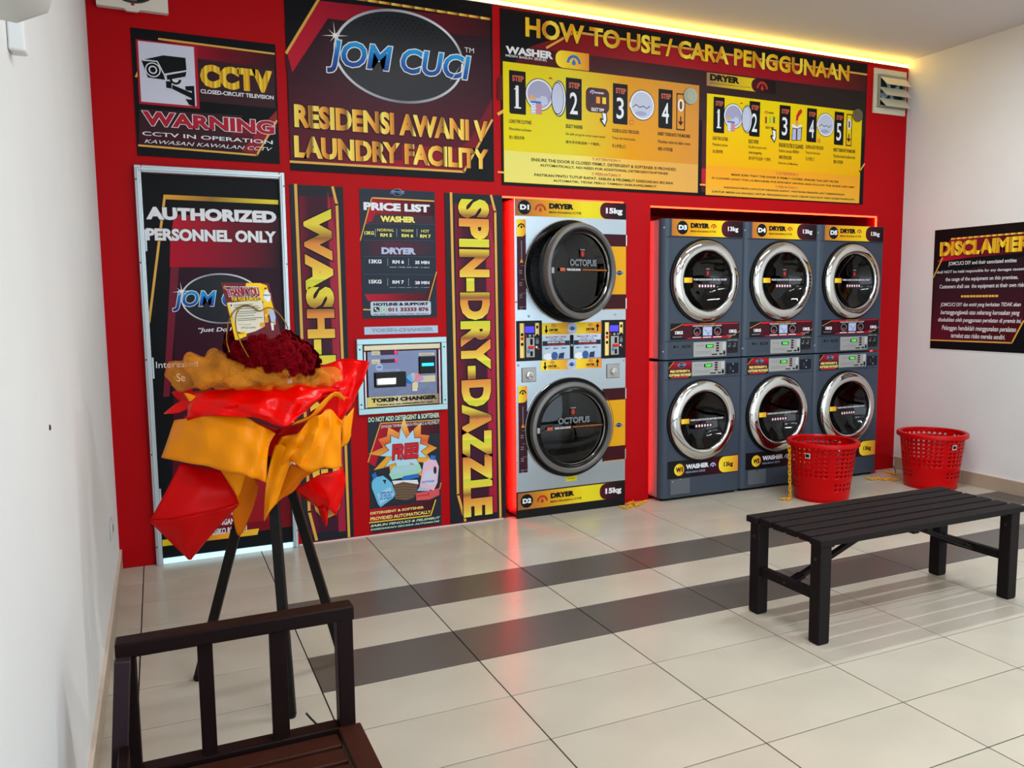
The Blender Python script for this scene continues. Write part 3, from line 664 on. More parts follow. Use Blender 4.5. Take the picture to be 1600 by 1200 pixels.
word_sign('upright gold WASH lettering sign beside the door, partly behind the flowers', (452,288), (553,842), 'WASH-DRY-GO', za, zb)
za = WY(745, 806)[1]; zb = WY(733, 311)[1]
word_sign('upright gold SPIN-DRY-DAZZLE lettering sign beside the tall steel dryer', (694,301), (790,812), 'SPIN-DRY-DAZZLE', za, zb)

# ---- price list
x0, z1 = WY(561, 294); x1, z0 = WY(683, 496)
o, P = sign('price_list', 'dark slate price list poster above the token changer', x0, x1, z0, z1, KF, cat='poster', m=M_PANELS, th=.003)
P.poly([(625,135),(1055,155),(1060,240),(1050,300),(650,290),(600,300),(570,330),(545,420)], CRIMG, 1)
P.poly([(650,240),(1050,255),(1050,310),(620,305)], mat('print_slate_red', (60,38,50), .4), 1.6)
P.poly([(570,430),(1065,440),(1070,530),(575,525)], grad('print_slate_band', [(0,(50,44,56)),(.4,(90,40,54)),(1,(46,46,58))], 'U'), 1)
P.poly([(575,800),(1000,790),(1075,640),(1078,700),(1020,845),(600,845)], CRIMG, 1)
for y in (310, 425, 535, 660): P.line([(570,y),(1060,y+4)], .002, mat('print_rule', (70,84,100), .4), 1.8)
P.line([(625,130),(1055,153)], .008, GOLDL, 2.4); P.line([(545,425),(625,130)], .006, GOLDL, 2.4); P.line([(1020,840),(1074,645)], .006, GOLDL, 2.4); P.line([(568,905),(620,907)], .008, GOLDL, 2.4)
cx, cz = P.P(803, 92); jom_logo(P, cx, cz, .085, False)
P.text('PRICE LIST', (568,215), (1026,178), WHITE, 4, bold=.06, out=.02, outm=MAROON); P.text('WASHER', (684,296), (925,262), mat('print_lemon', (238,228,110), .4), 4, bold=.06)
LEM = mat('print_lemon', (238,228,110), .4)
P.text('13KG', (574,385), (640,362), LEM, 4, bold=.03); P.text('NORMAL', (663,362), (780,346), LEM, 4, bold=.01); P.text('RM 5', (684,400), (764,378), LEM, 4, bold=.04)
P.text('WARM', (828,366), (912,350), LEM, 4, bold=.01); P.text('RM 6', (832,403), (912,382), LEM, 4, bold=.04); P.text('HOT', (968,370), (1022,352), LEM, 4, bold=.01); P.text('RM 7', (960,408), (1034,386), LEM, 4, bold=.04)
P.text('DRYER', (692,520), (930,478), LIGHTP, 4, bold=.06)
for y, a, b, c_, d_ in ((585, '13KG', 'RM 6', '35 MIN', 'ADD TIME: RM 1.00 : 5 MIN'), (725, '15KG', 'RM 7', '28 MIN', 'ADD TIME: RM 1.00 : 4 MIN')):
    P.text(a, (605,y), (692,y-27), WHITE, 4, bold=.04); P.text(b, (768,y+2), (848,y-22), WHITE, 4, bold=.04); P.text(c_, (925,y+5), (1024,y-17), WHITE, 4, bold=.04)
    P.text(d_, (745,y+30), (1024,y+25), LIGHTP, 4, bold=.02)
    for q in (735, 880): P.line([(q,y-35),(q,y+15)], .002, LIGHTP, 3)
for q in (650, 798, 938): P.line([(q,345),(q,400)], .002, LIGHTP, 3)
P.rect((618,948), (1034,846), mat('print_pale_panel', (188,200,214), .4), 3, r=.012)
P.text('HOTLINE & SUPPORT', (637,880), (1017,855), BLACK, 4.6, bold=.05)
P.text('011 33333 876', (738,920), (1018,888), mat('print_plum', (120,30,64), .4), 4.6, bold=.05); P.text('We Will Contact You Within 24 Hours', (637,944), (1020,928), BLACK, 4.6, shear=.2, bold=.015)
P.rect((637,922), (678,888), mat('print_phone_box', (30,40,60), .4), 4.4, r=.006); P.rect((690,922), (728,888), GREENP, 4.4, r=.006); P.line([(648,897),(656,910),(668,914)], .008, WHITE, 5)
cx, cz = P.P(709, 905); P.ellipseuv(cx, cz, .013, .013, WHITE, 5, 16, inner=.004)
P.finish(o)

# ---- TOKEN-CHANGER nameplate
x0, z1 = WY(569, 511); x1, z0 = WY(684, 520)
o, P = sign('nameplate', 'narrow pale blue token-changer nameplate above the machine', x0, x1, z0, z1, KG, m=mat('nameplate_blue', (176,198,222), .4), th=.003)
P.text('TOKEN-CHANGER', (142,68), (482,40), mat('print_faded_grey', (150,166,186), .4), 2, bold=.03, out=.02, outm=mat('print_faded_dark', (120,130,146), .4)); P.finish(o)

# ---- detergent poster
x0, z1 = WY(574, 652); x1, z0 = WY(690, 819)
o, P = sign('detergent_poster', 'free detergent and softener poster under the token changer', x0, x1, z0, z1, KM, cat='poster', m=mat('poster_slate', (34,38,48), .38), th=.003)
P.poly([(215,135),(795,110),(800,230),(250,265),(165,560),(95,520)], CRIMG, 1); P.poly([(110,985),(760,890),(710,1040),(108,1105)], CRIMG, 1)
P.line([(215,135),(795,100)], .006, GOLDL, 2); P.line([(93,515),(215,140)], .006, GOLDL, 2); P.line([(108,1115),(712,1042),(760,890)], .007, YELLOW, 2); P.line([(800,780),(812,720)], .005, GOLDL, 2)
P.text('DO NOT ADD DETERGENT & SOFTENER', (97,125), (795,28), mat('print_mint', (206,226,206), .4), 4, bold=.03)
P.text('JANGAN TAMBAH SABUN PENCUCI & PELEMBUT', (222,190), (795,110), WHITE, 4)
c0 = P.P(455, 405)
def burst(r1, r2, n, m, layer, ph=0, sq=.9):
    pts = []
    for k in range(2*n):
        r_ = (r1 if k % 2 == 0 else r2)*(1+.12*math.sin(k*2.3)); a = PI*k/n+ph; pts.append((c0[0]+r_*math.cos(a), c0[1]+r_*math.sin(a)*sq))
    P.polyuv(pts, m, layer)
burst(.205, .135, 12, grad('print_burst', [(0,(236,150,40)),(.4,(230,170,60)),(.6,(220,90,50)),(1,(246,206,90))], 'V'), 3); burst(.152, .098, 12, BLACK, 3.6, .13); burst(.145, .094, 12, mat('print_burst_blue', (176,214,234), .4), 4.2, .13)
P.text('FREE!', (330,500), (590,320), REDP, 6, bold=.06, shear=.1, out=.03, outm=INK)
P.poly([(350,720),(440,700),(580,735),(575,800),(540,870),(470,890),(360,880),(345,800)], mat('print_wicker', (116,92,72), .5), 5)
for q in range(6): P.line([(352,740+q*26),(450,730+q*26),(572,742+q*25)], .0035, mat('print_wicker_dark', (70,52,42), .5), 5.6)
P.poly([(300,640),(340,560),(600,535),(625,600),(560,640),(330,690)], mat('print_towel_green', (160,214,190), .4), 5); P.poly([(320,590),(560,545),(560,590),(330,630)], mat('print_towel_blue', (170,206,226), .4), 5.5); P.poly([(420,690),(440,655),(585,628),(600,665),(480,695)], BLUEP, 5.6)
P.poly([(330,700),(580,690),(590,735),(440,710),(345,740)], WHITE, 5.3)
P.poly([(560,820),(700,800),(795,770),(795,840),(700,885),(570,895)], mat('print_towel_red', (214,86,90), .4), 5); P.line([(580,850),(690,838),(690,815)], .006, REDP, 5.6); P.poly([(575,800),(600,760),(700,770),(700,800)], LIGHTP, 5.2)
P.poly([(128,720),(150,670),(240,650),(280,680),(325,720),(362,830),(340,870),(215,960),(190,930),(130,770)], mat('print_bottle_blue', (110,190,226), .4), 6); P.poly([(128,640),(165,612),(182,660),(145,690)], BLUEP, 6.4); P.poly([(180,830),(310,760),(345,840),(215,930)], mat('print_label_blue', (160,210,236), .4), 6.6)
P.text('DETERGENT', (210,890), (330,800), BLUEP, 7, bold=.02); P.poly([(235,690),(270,690),(262,735)], INK, 6.8)
P.poly([(600,760),(625,610),(640,520),(690,488),(760,490),(790,560),(775,720),(740,795)], mat('print_bottle_pink', (226,186,206), .4), 6); P.poly([(708,448),(757,452),(755,498),(706,490)], BLUEP, 6.4); P.poly([(620,700),(660,600),(750,590),(760,720),(700,750)], mat('print_label_pink', (206,206,226), .4), 6.6); cx, cz = P.P(752, 595); P.ellipseuv(cx, cz, .010, .024, INK, 7)
P.text('SOFTENER', (625,725), (748,690), BLUEP, 7, bold=.02)
P.text('DETERGENT & SOFTENER', (115,1035), (642,948), mat('print_pale_yellow', (240,222,130), .4), 5, bold=.03); P.text('PROVIDED AUTOMATICALLY', (115,1095), (712,990), mat('print_pale_yellow', (240,222,130), .4), 5, bold=.03)
P.text('SABUN PENCUCI & PELEMBUT', (118,1158), (804,1050), mat('print_mint', (206,226,206), .4), 5, bold=.03, shear=.25); P.text('DISEDIAKAN SECARA AUTOMATIK', (118,1192), (802,1088), mat('print_mint', (206,226,206), .4), 5, bold=.03, shear=.25)
P.finish(o)

# ---- token changer
x0, z1 = WY(556, 530); x1, z0 = WY(698, 639); zt0 = WY(561, 648)[1]; z0 = (z0+zt0)/2
tc = empty('token_changer', ((x0+x1)/2, 0, z0), 'steel token changer set in a pale frame in the wall', 'token changer')
M_FRAMEB = mat('pale_blue_frame', (170,208,214), .35, metal=.35)
fw = .033
for bb in ((x0, x1, -.022, -.0005, z1-fw, z1), (x0, x1, -.022, -.0005, z0, z0+fw), (x0, x0+fw, -.022, -.0005, z0+fw, z1-fw), (x1-fw, x1, -.022, -.0005, z0+fw, z1-fw)):
    sub(tc, 'frame_bar', M_FRAMEB, MB().box(*bb), bevel=.003)
M_MIRST = mat('polished_steel', (92,96,114), .2, metal=1.0, bump=.25, bscale=5)
fx0, fx1, fz0, fz1 = x0+fw+.006, x1-fw-.006, z0+fw+.004, z1-fw-.004
sub(tc, 'faceplate', M_MIRST, MB().box(fx0+.02, fx1-.02, -.012, -.0008, fz0, fz1-.035), bevel=.004)
sub(tc, 'top_rail', mat('warm_steel', (178,164,136), .3, metal=.8), MB().box(fx0, fx1, -.020, -.001, fz1-.033, fz1), bevel=.004)
for xx in (fx0, fx1-.014): sub(tc, 'side_rail', mat('bright_steel', (190,190,196), .3, metal=.8), MB().box(xx, xx+.012, -.020, -.001, fz0, fz1-.036), bevel=.003)
screws(tc, [(xx, -.022, zz) for xx in (x0+.016, x1-.016) for zz in (z0+.06, z1-.06)], .005, M_GAP)
M_BEZ = mat('black_plastic', (18,18,22), .35)
def tcbox(nm, a, b, d, m, base=-.012, bev=.003):
    (xa, za), (xb, zb) = [WY(*KL(*t)) for t in (a, b)]
    return sub(tc, nm, m, MB().box(xa, xb, base-d, base+.0005, za, zb), bevel=bev)
tcbox('bill_acceptor', (256,820), (660,600), .022, M_BEZ); tcbox('bill_tray', (262,790), (535,672), .027, mat('chrome_tray', (225,225,232), .15, metal=1.0), bev=.008)
tcbox('token_chute', (848,632), (1058,395), .014, M_BEZ); tcbox('chute_light', (875,530), (1035,482), .017, mat('cyan_led', (40,190,240), .4, emit=1.6))
tcbox('display_window', (335,383), (560,318), .003, mat('smoked_red', (60,20,44), .2)); tcbox('display_window', (335,490), (560,432), .003, mat('smoked_red', (60,20,44), .2))
P = Print(wallfn(-.012), 0, KL, WY)
DIG = mat('red_digit', (255,40,110), .4, emit=2.2)
P.text('0', (516,372), (550,318), DIG, 6, bold=.02); P.text('0', (522,478), (556,430), DIG, 6, bold=.02)
IVO = mat('print_ivory', (214,204,170), .4)
P.rect((152,1085), (1135,893), grad('print_changer_strip', [(0,(224,206,110)),(.4,(220,206,160)),(1,(150,126,96))], 'U'), 1)
P.text('TOKEN CHANGER', (212,1020), (1082,912), BLACK, 3, bold=.06); P.text('Tokens are not redeemable for cash', (275,1062), (1030,990), BLACK, 3, bold=.03)
for a, b in (((212,384),(322,322)), ((212,502),(322,440))): P.rect(a, b, IVO, 1); P.rect((a[0]+18, a[1]-18), (b[0]-18, b[1]+36), GREYP, 2)
P.rect((843,390), (1052,348), IVO, 1); P.text('TOKEN RETURN', (860,376), (1020,362), BLACK, 2, bold=.02); P.rect((855,745), (1062,650), IVO, 1)
for q in range(3): P.rect((885,690+q*20), (1035,682+q*20), GREYP, 2)
c = P.P(316, 545); P.ellipseuv(c[0], c[1], .022, .022, LIGHTP, 1); P.textuv('RM5', c[0]-.013, c[0]+.013, c[1]-.006, c[1]+.006, BLUEP, 2, bold=.03); P.rect((345,606), (580,572), LIGHTP, 1); P.text('INSERT BANKNOTE', (365,598), (560,580), BLACK, 2, bold=.02)
for k, mm in enumerate((BLUEP, mat('print_note_teal', (110,180,210), .4), LIGHTP, mat('print_note_pink', (226,140,140), .4), mat('print_note_lilac', (190,150,200), .4))):
    a = math.radians(158-k*30); c = Vector(P.P(785, 765)); u = Vector((math.cos(a), math.sin(a))); t = Vector((-u.y, u.x))*.016
    P.polyuv([tuple(c+u*.015-t*.5), tuple(c+u*.066-t), tuple(c+u*.066+t), tuple(c+u*.015+t*.5)], mm, 3+k*.5)
P.poly([(755,850),(752,760),(785,735),(830,745),(830,800),(818,855)], mat('print_hand', (226,206,170), .4), 6); P.rect((758,862), (822,845), WHITE, 6.6)
P.finish(tc)

# ---- disclaimer on the right wall
SXF = lambda u, v, d: (XR-d, -u, v)
def SP(px, py):
    p = atX(px, py, XR); return (-p.y, p.z)
u0, z0 = .296, .993; u1, z1 = 1.17, 1.888
o = empty('disclaimer_sign', (XR, -(u0+u1)/2, z0), 'black disclaimer sign with gold heading on the white side wall', 'sign')
sub(o, 'panel', M_PANEL, MB().box(XR-.004, XR-.0003, -u1, -u0, z0, z1)); sub(o, 'white_edge', mat('sign_white_edge', (224,220,214), .5), MB().box(XR-.002, XR-.0002, -u1-.008, -u0+.008, z0-.008, z1+.008))
P = Print(SXF, .004, KN, SP)
P.poly([(195,185),(818,132),(818,300),(360,340),(80,380),(110,350)], CRIMG, 1); P.poly([(60,500),(818,330),(818,900),(720,1060),(25,1035)], MARV, .7); P.poly([(200,1020),(280,960),(818,880),(720,1060)], mat('print_deep_red', (76,12,20), .4), 1)
P.line([(50,510),(128,345)], .010, GOLDL, 2); P.line([(205,182),(818,130)], .012, GOLDU, 2); P.line([(22,1043),(718,1068),(818,880)], .010, GOLDL, 2); P.rect((286,680), (606,658), GOLDU, 2)
def TN(t, a, b, m=WHITE, **k): P.text(t, a, b, m, 4, **k)
def ext(a, b, f): return (a[0]+(b[0]-a[0])*f, b[1])
x_a, z_a = P.P(104, 333); x_b, z_b = P.P(725, 160); P.textuv('DISCLAIMER', x_a, x_a+(x_b-x_a)*1.24, z_a, z_b, GOLDC, 4, bold=.06, out=.02, outm=BLACK)
TN('JOMCUCI DIY and their associated entities', (178,418), (762,345), bold=.015)
xa, za = P.P(80, 485); xb, zb = P.P(812, 422); P.textuv('shall NOT be held responsible for any damages caused by', xa, xa+(xb-xa)*1.08, za, zb, WHITE, 4, bold=.015)
TN('the usage of the equipment on this premises.', (153,552), (775,488), bold=.015)
xa, za = P.P(103, 615); xb, zb = P.P(816, 553); P.textuv('Customers shall use  the equipment at their own risk.', xa, xa+(xb-xa)*1.02, za, zb, WHITE, 4, bold=.015)
for t, a, b in (('JOMCUCI DIY dan entiti yang berkaitan TIDAK akan', (110,765), (797,722)), ('bertanggungjawab atas sebarang kerosakan yang', (112,835), (788,790)), ('disebabkan oleh penggunaan peralatan di premis ini.', (90,895), (802,862)), ('Pelanggan hendaklah menggunakan peralatan', (122,968), (757,932)), ('tersebut atas risiko mereka sendiri.', (200,1022), (662,998))):
    TN(t, a, b, bold=.015, shear=.2)
P.finish(o)

# ================================================================== MACHINES
M_STEEL = mat('brushed_stainless', (190,202,212), 0.27, metal=1.0, bump=.06, bscale=3.5)
M_STEELD = mat('drum_steel', (120,122,124), 0.35, metal=1.0)
M_CHROME = mat('chrome', (214,214,212), 0.06, metal=1.0)
M_RINGG = mat('grey_ring_plastic', (112,110,108), 0.35, metal=.4)
M_GASK = mat('black_gasket', (14,14,16), 0.25)
M_LG = mat('graphite_enamel', (58,68,82), 0.34, coat=.25)
M_LGD = mat('graphite_dark', (34,36,40), 0.4)
M_PALEMET = mat('pale_metal_panel', (168,168,166), 0.4, metal=.3)
M_GREYM = mat('slot_grey', (110,112,116), .4)
M_SIDE = mat('glow_lightened_side', (150,154,158), .38, metal=.2)  # body grey lightened so the red LED glow shows on the sides
M_PLINTH = mat('black_plinth', (16,16,18), 0.5)
M_GREEN = mat('green_display', (70,255,60), .4, emit=1.6)
M_SCREENB = mat('blue_lcd', (72,62,220), .4, emit=.7)
def glass_mat(name, tint, tr=1.0):
    m = bpy.data.materials.new(name); m.use_nodes = True; MATS[name] = m; nt = m.node_tree
    for n in list(nt.nodes):
        if n.type != 'OUTPUT_MATERIAL': nt.nodes.remove(n)
    out = nt.nodes['Material Output']; t = nt.nodes.new('ShaderNodeBsdfTransparent'); g = nt.nodes.new('ShaderNodeBsdfGlossy'); f = nt.nodes.new('ShaderNodeLayerWeight'); pw = nt.nodes.new('ShaderNodeMath'); pw.operation = 'POWER'; pw.inputs[1].default_value = 4.0; ma = nt.nodes.new('ShaderNodeMath'); ma.operation = 'MULTIPLY_ADD'; ma.inputs[1].default_value = .7; ma.inputs[2].default_value = .045; x = nt.nodes.new('ShaderNodeMixShader')
    t.inputs['Color'].default_value = (*tint, 1); g.inputs['Roughness'].default_value = .02; f.inputs['Blend'].default_value = .5
    nt.links.new(f.outputs['Facing'], pw.inputs[0]); nt.links.new(pw.outputs[0], ma.inputs[0]); nt.links.new(ma.outputs[0], x.inputs[0]); nt.links.new(t.outputs[0], x.inputs[1]); nt.links.new(g.outputs[0], x.inputs[2]); nt.links.new(x.outputs[0], out.inputs[0])
    return m
M_GLASS = glass_mat('smoked_door_glass', (.20,.20,.21))
def drum_mat():
    m = mat('perforated_drum', (104,104,104), .38, metal=.9); nt = m.node_tree; b = nt.nodes['Principled BSDF']
    tc = nt.nodes.new('ShaderNodeTexCoord'); v = nt.nodes.new('ShaderNodeTexVoronoi'); v.inputs['Scale'].default_value = 55; nt.links.new(tc.outputs['Object'], v.inputs['Vector'])
    r = nt.nodes.new('ShaderNodeValToRGB'); r.color_ramp.elements[0].position = .18; r.color_ramp.elements[1].position = .3
    r.color_ramp.elements[0].color = (.01,.01,.01,1); r.color_ramp.elements[1].color = (.16,.16,.16,1)
    nt.links.new(v.outputs['Distance'], r.inputs[0]); nt.links.new(r.outputs[0], b.inputs['Base Color']); return m
M_DRUM = drum_mat()
def plate_hole(x0, x1, z0, z1, cx, cz, r, y0, y1, n=48):
    """front plate between y0 (front) and y1 with a round hole"""
    mb = MB(); A = [2*PI*k/n for k in range(n)]
    for c in ((x1,z1),(x0,z1),(x0,z0),(x1,z0)): A.append(math.atan2(c[1]-cz, c[0]-cx) % (2*PI))
    A = sorted(A); vs = []
    for a in A:
        c, s = math.cos(a), math.sin(a); t = 1e9
        if c > 1e-9: t = min(t, (x1-cx)/c)
        if c < -1e-9: t = min(t, (x0-cx)/c)
        if s > 1e-9: t = min(t, (z1-cz)/s)
        if s < -1e-9: t = min(t, (z0-cz)/s)
        vs += [(cx+r*c, y0, cz+r*s), (cx+t*c, y0, cz+t*s), (cx+t*c, y1, cz+t*s), (cx+r*c, y1, cz+r*s)]
    N = len(A); fs = []
    for i in range(N):
        j = (i+1) % N
        for k in range(4): fs.append((i*4+k, i*4+(k+1) % 4, j*4+(k+1) % 4, j*4+k))
    return mb.add(vs, fs)
def band(P, x0, x1, z0, z1, code, word, kg, sub_t, fill, pill, codem, iconm, ink, kgm, cw, layer=1):
    """machine name band: code disc, word, icon, weight pill"""
    h = z1-z0; w_ = x1-x0
    P.rectuv(x0, x1, z0, z1, fill, layer)
    P.rectuv(x1-w_*.26, x1, z0, z1, pill, layer+1, r=h*.42, corners='1001')
    cx = x0+w_*cw; P.ellipseuv(cx, (z0+z1)/2, h*.40, h*.40, codem, layer+1, 32)
    P.textuv(code, cx-h*.26, cx+h*.26, z0+h*.35, z0+h*.65, WHITE if ink is not WHITE else BLACK, layer+2, bold=.05)
    return cx
FY1 = -.045
# ---- tall steel stacked dryer (D1 over D2)
TX0, TX1 = .966, 1.772
sd = empty('stacked_dryer', ((TX0+TX1)/2, .3, 0), 'tall stainless steel double dryer, units D1 and D2, glowing red at its side', 'dryer')
sub(sd, 'body', M_STEEL, MB().box(TX0, TX0+.004, FY1+.006, .68, .02, 2.013).box(TX1-.004, TX1, FY1+.006, .68, .02, 2.013).box(TX0, TX1, FY1+.006, .68, 2.009, 2.013).box(TX0, TX1, .676, .68, .02, 2.013))
sub(sd, 'front_panel', M_STEEL, plate_hole(TX0, TX1, 1.014, 2.013, 1.356, 1.568, .285, FY1, FY1+.006), bevel=.001, bseg=1, smooth=30)
sub(sd, 'front_panel', M_STEEL, plate_hole(TX0, TX1, .172, 1.010, 1.350, .567, .285, FY1, FY1+.006), bevel=.001, bseg=1, smooth=30)
sub(sd, 'kick_panel', M_PLINTH, MB().box(TX0, TX1, FY1, FY1+.01, .0, .172))
for cz, cx in ((1.568, 1.356), (.567, 1.350)):
    sub(sd, 'drum', M_DRUM, MB().lathe([(.285,-.004),(.30,-.08),(.345,-.10),(.345,-.60),(0,-.61)], (cx, FY1, cz), 'Y', 48), smooth=40)
    sub(sd, 'opening_lip', M_CHROME, MB().lathe([(.2845,.002),(.283,-.004),(.296,-.078)], (cx, FY1, cz), 'Y', 56), smooth=60)
    sub(sd, 'gasket', M_GASK, MB().lathe([(.286,-.002),(.286,.008),(.318,.010),(.326,.004),(.326,-.001)], (cx, FY1, cz), 'Y', 64), smooth=40)
    sub(sd, 'rim_trim', M_CHROME, MB().lathe([(.320,.008),(.323,.013),(.327,.010),(.327,.003)], (cx, FY1, cz), 'Y', 64), smooth=60)
def oct_door(cx, cz, ang):
    hx = cx+.325
    d = MB().lathe([(.296,.010),(.300,.030),(.292,.052),(.272,.056),(.262,.046),(.252,.030),(.252,.010)], (cx, FY1, cz), 'Y', 64).build('door', M_RINGG, sd, loc=(hx-sd.location.x, FY1-.012-sd.location.y, cz-sd.location.z), smooth=50)
    sub(d, 'inner_seal', M_GASK, MB().lathe([(.262,.044),(.252,.050),(.238,.040),(.232,.012)], (cx, FY1, cz), 'Y', 64), smooth=50)
    sub(d, 'trim_ring', M_CHROME, MB().lathe([(.240,.040),(.237,.046),(.233,.042),(.231,.034)], (cx, FY1, cz), 'Y', 64), smooth=50)
    sub(d, 'door_rear', M_CHROME, MB().lathe([(.297,.014),(.284,-.004),(.272,-.060),(.240,-.070),(.234,.02)], (cx, FY1, cz), 'Y', 64), smooth=40)
    sub(d, 'glass', M_GLASS, MB().lathe([(0,.046),(.10,.043),(.18,.036),(.236,.026)], (cx, FY1, cz), 'Y', 48), smooth=40)
    lt = mat('etched_grey', (116,122,126), .5)
    P = Print(wallfn(FY1-.048), 0, None, None)
    P.textuv('OCTOPUS', cx-.11, cx+.12, cz+.030, cz+.072, lt, 1, bold=.04)
    P.rectuv(cx-.19, cx+.22, cz+.000, cz+.014, mat('sticker_line', (60,20,24), .4), 1); P.rectuv(cx-.19, cx-.15, cz-.003, cz+.017, STEPR, 2)
    P.textuv('PUSH LOCK DOOR', cx-.135, cx-.02, cz+.000, cz+.014, WHITE, 2, bold=.03); P.textuv('PLEASE CHECK POCKETS BEFORE DRYING', cx+.0, cx+.21, cz+.004, cz+.011, ORANGE, 2, bold=.01)
    P.rectuv(cx-.022, cx+.018, cz+.085, cz+.135, mat('sticker_line', (60,20,24), .4), 1); P.ellipseuv(cx-.002, cz+.106, .012, .018, FLAME, 2, 12); P.rectuv(cx-.022, cx+.018, cz+.128, cz+.135, GREYP, 2)
    P.finish(d)
    sub(d, 'latch', M_PALEMET, MB().box(cx-.262, cx-.242, FY1-.055, FY1-.040, cz-.018, cz+.018), bevel=.003)
    d.rotation_euler.z = ang
    return d
oct_door(1.356, 1.568, math.radians(14.5)); oct_door(1.350, .567, 0)
for cz in (1.568, .560):
    hp = sub(sd, 'hinge_plate', mat('maroon_plate', (58,8,20), .3), MB().box(1.60, TX1-.006, FY1-.010, FY1-.0005, cz-.245, cz+.243))
    P = Print(wallfn(FY1-.010), 0); P.rectuv(1.601, TX1-.007, cz-.145, cz+.165, mat('hinge_amber', (222,160,22), .35), 1)
    jom_logo(P, 1.715, cz-.005, .062, False, 2); P.rectuv(1.601, TX1-.007, cz-.2445, cz-.240, GOLDL, 1); P.finish(hp)
    for zz in (cz+.17, cz-.24): sub(sd, 'hinge_pin', M_CHROME, MB().lathe([(.006,0),(.006,.07)], (TX1-.004, FY1-.008, zz), 'Z', 10), smooth=40)
P = Print(wallfn(FY1), 0)
for z0, z1, code in ((1.908, 2.013, 'D1'), (.056, .165, 'D2')):
    h = z1-z0
    P.rectuv(TX0+.006, TX1-.002, z0, z1, BANDD, 1); P.rectuv(TX1-.198, TX1-.002, z0, z1, PILLM, 2, r=h*.45, corners='1001')
    P.ellipseuv(TX0+.070, z0+h*.5, .044, .044, BLACK, 2, 32); P.textuv(code, TX0+.040, TX0+.102, z0+h*.36, z0+h*.66, WHITE, 3, bold=.06)
    arch_icon(P, TX0+.180, z0+h*.5, .040, FLAME, 3); P.textuv('DRYER', TX0+.24, TX0+.415, z0+h*.48, z0+h*.80, BLACK, 3, bold=.07); P.textuv('MESIN PENGERING 烘干机', TX0+.24, TX0+.47, z0+h*.20, z0+h*.36, BLACK, 3, bold=.01)
    P.textuv('15kg', TX1-.155, TX1-.03, z0+h*.24, z0+h*.68, WHITE, 3, bold=.05)
for z0, z1 in ((1.331, 1.887), (.297, .852)):
    a, b = .983, 1.044
    P.rectuv(a, b, z0, z1, mat('print_guide_maroon', (58,18,34), .4), 1); P.rectuv(a, b, z1-.105, z1, PILLG, 2, r=.03, corners='0100'); arch_icon(P, (a+b)/2, z1-.04, .024, BLACK, 3)
    P.rectuv((a+b)/2-.003, (a+b)/2+.003, z1-.24, z1-.13, GREYP, 2); P.polyuv([((a+b)/2-.012,z1-.265),((a+b)/2+.012,z1-.265),((a+b)/2,z1-.238)], ORANGE, 2)
    for q in range(4):
        P.rectuv((a+b)/2-.005, b, z1-.285-q*.085, z1-.282-q*.085, GREYP, 2)
        for e in range(2): P.rectuv(a+.014, a+.034, z1-.318-q*.075-e*.014, z1-.311-q*.075-e*.014, GREYP, 2)
# middle strips
for z0, z1, xa, xb in ((1.170, 1.245, 1.150, 1.588), (.944, 1.008, 1.140, 1.588)):
    m_ = (xa+xb)/2
    P.rectuv(xa, m_, z0, z1, PILLG, 1); P.rectuv(m_, xb, z0, z1, PILLG, 1); P.ellipseuv(m_, (z0+z1)/2, .036, .036, LIGHTP, 2, 28); jom_logo(P, m_, (z0+z1)/2, .050, False, 3)
    for sx, up in ((xa+.032, -1), (xb-.032, 1)):
        c = (z0+z1)/2; P.rectuv(sx-.005, sx+.005, c-.022, c+.022, BLACK, 2); P.polyuv([(sx-.014,c+up*.006),(sx+.014,c+up*.006),(sx,c+up*.030)], BLACK, 2)
    for sx in (xa+.085, xb-.085): arch_icon(P, sx, z0+(z1-z0)*.74, .018, STEPR, 2); P.textuv('DRYER', sx-.032, sx+.032, z0+(z1-z0)*.28, z0+(z1-z0)*.50, BLACK, 2, bold=.06); P.rectuv(sx-.03, sx+.05, z0+.010, z0+.014, STEPR, 2)
for xa, xb in ((1.155, 1.350), (1.380, 1.580)):
    P.rectuv(xa, xb, 1.012, 1.166, grad('print_poster_sky', [(0,(170,190,206)),(1,(190,212,232))], 'V'), 1, r=.012, corners='0011')
    P.rectuv(xa, xb, 1.100, 1.130, mat('print_navy', (34,38,60), .4), 2); P.textuv('Minimum RM 7 - 28 Min', xa+.025, xb-.025, 1.150, 1.160, REDP, 2, bold=.02); P.textuv('Add RM 1 - 4 Min', xa+.05, xb-.05, 1.136, 1.145, BLUEP, 2, bold=.01)
    P.textuv('MINIMUM TIME', xa+.035, xb-.035, 1.116, 1.127, WHITE, 3, bold=.04); P.textuv('28 MINUTES', xa+.035, xb-.035, 1.103, 1.112, REDP, 3, bold=.04)
    for q, t in enumerate(('RM 7', 'RM 8', 'RM 9')): P.textuv(t, xa+.018+q*.06, xa+.050+q*.06, 1.078, 1.087, INK, 2, bold=.03)
    P.ellipseuv(xa+.04, 1.03, .035, .022, WHITE, 2, 16); P.ellipseuv(xa+.085, 1.035, .024, .026, mat('print_denim', (60,90,150), .4), 2.5, 16); P.polyuv([(xa+.11,1.016),(xa+.15,1.016),(xa+.155,1.055),(xa+.12,1.05)], mat('print_denim_dark', (40,54,90), .4), 3); P.ellipseuv(xa+.17, 1.03, .02, .018, LIGHTP, 2, 14)
P.rectuv(1.352, 1.378, 1.012, 1.166, BLACK, 1); P.rectuv(1.32, 1.40, .208, .240, mat('print_yellow_sticker', (214,204,20), .4), 1); P.textuv('CAUTION', 1.333, 1.387, .221, .228, TXTK, 2, bold=.02)
P.finish(sd)
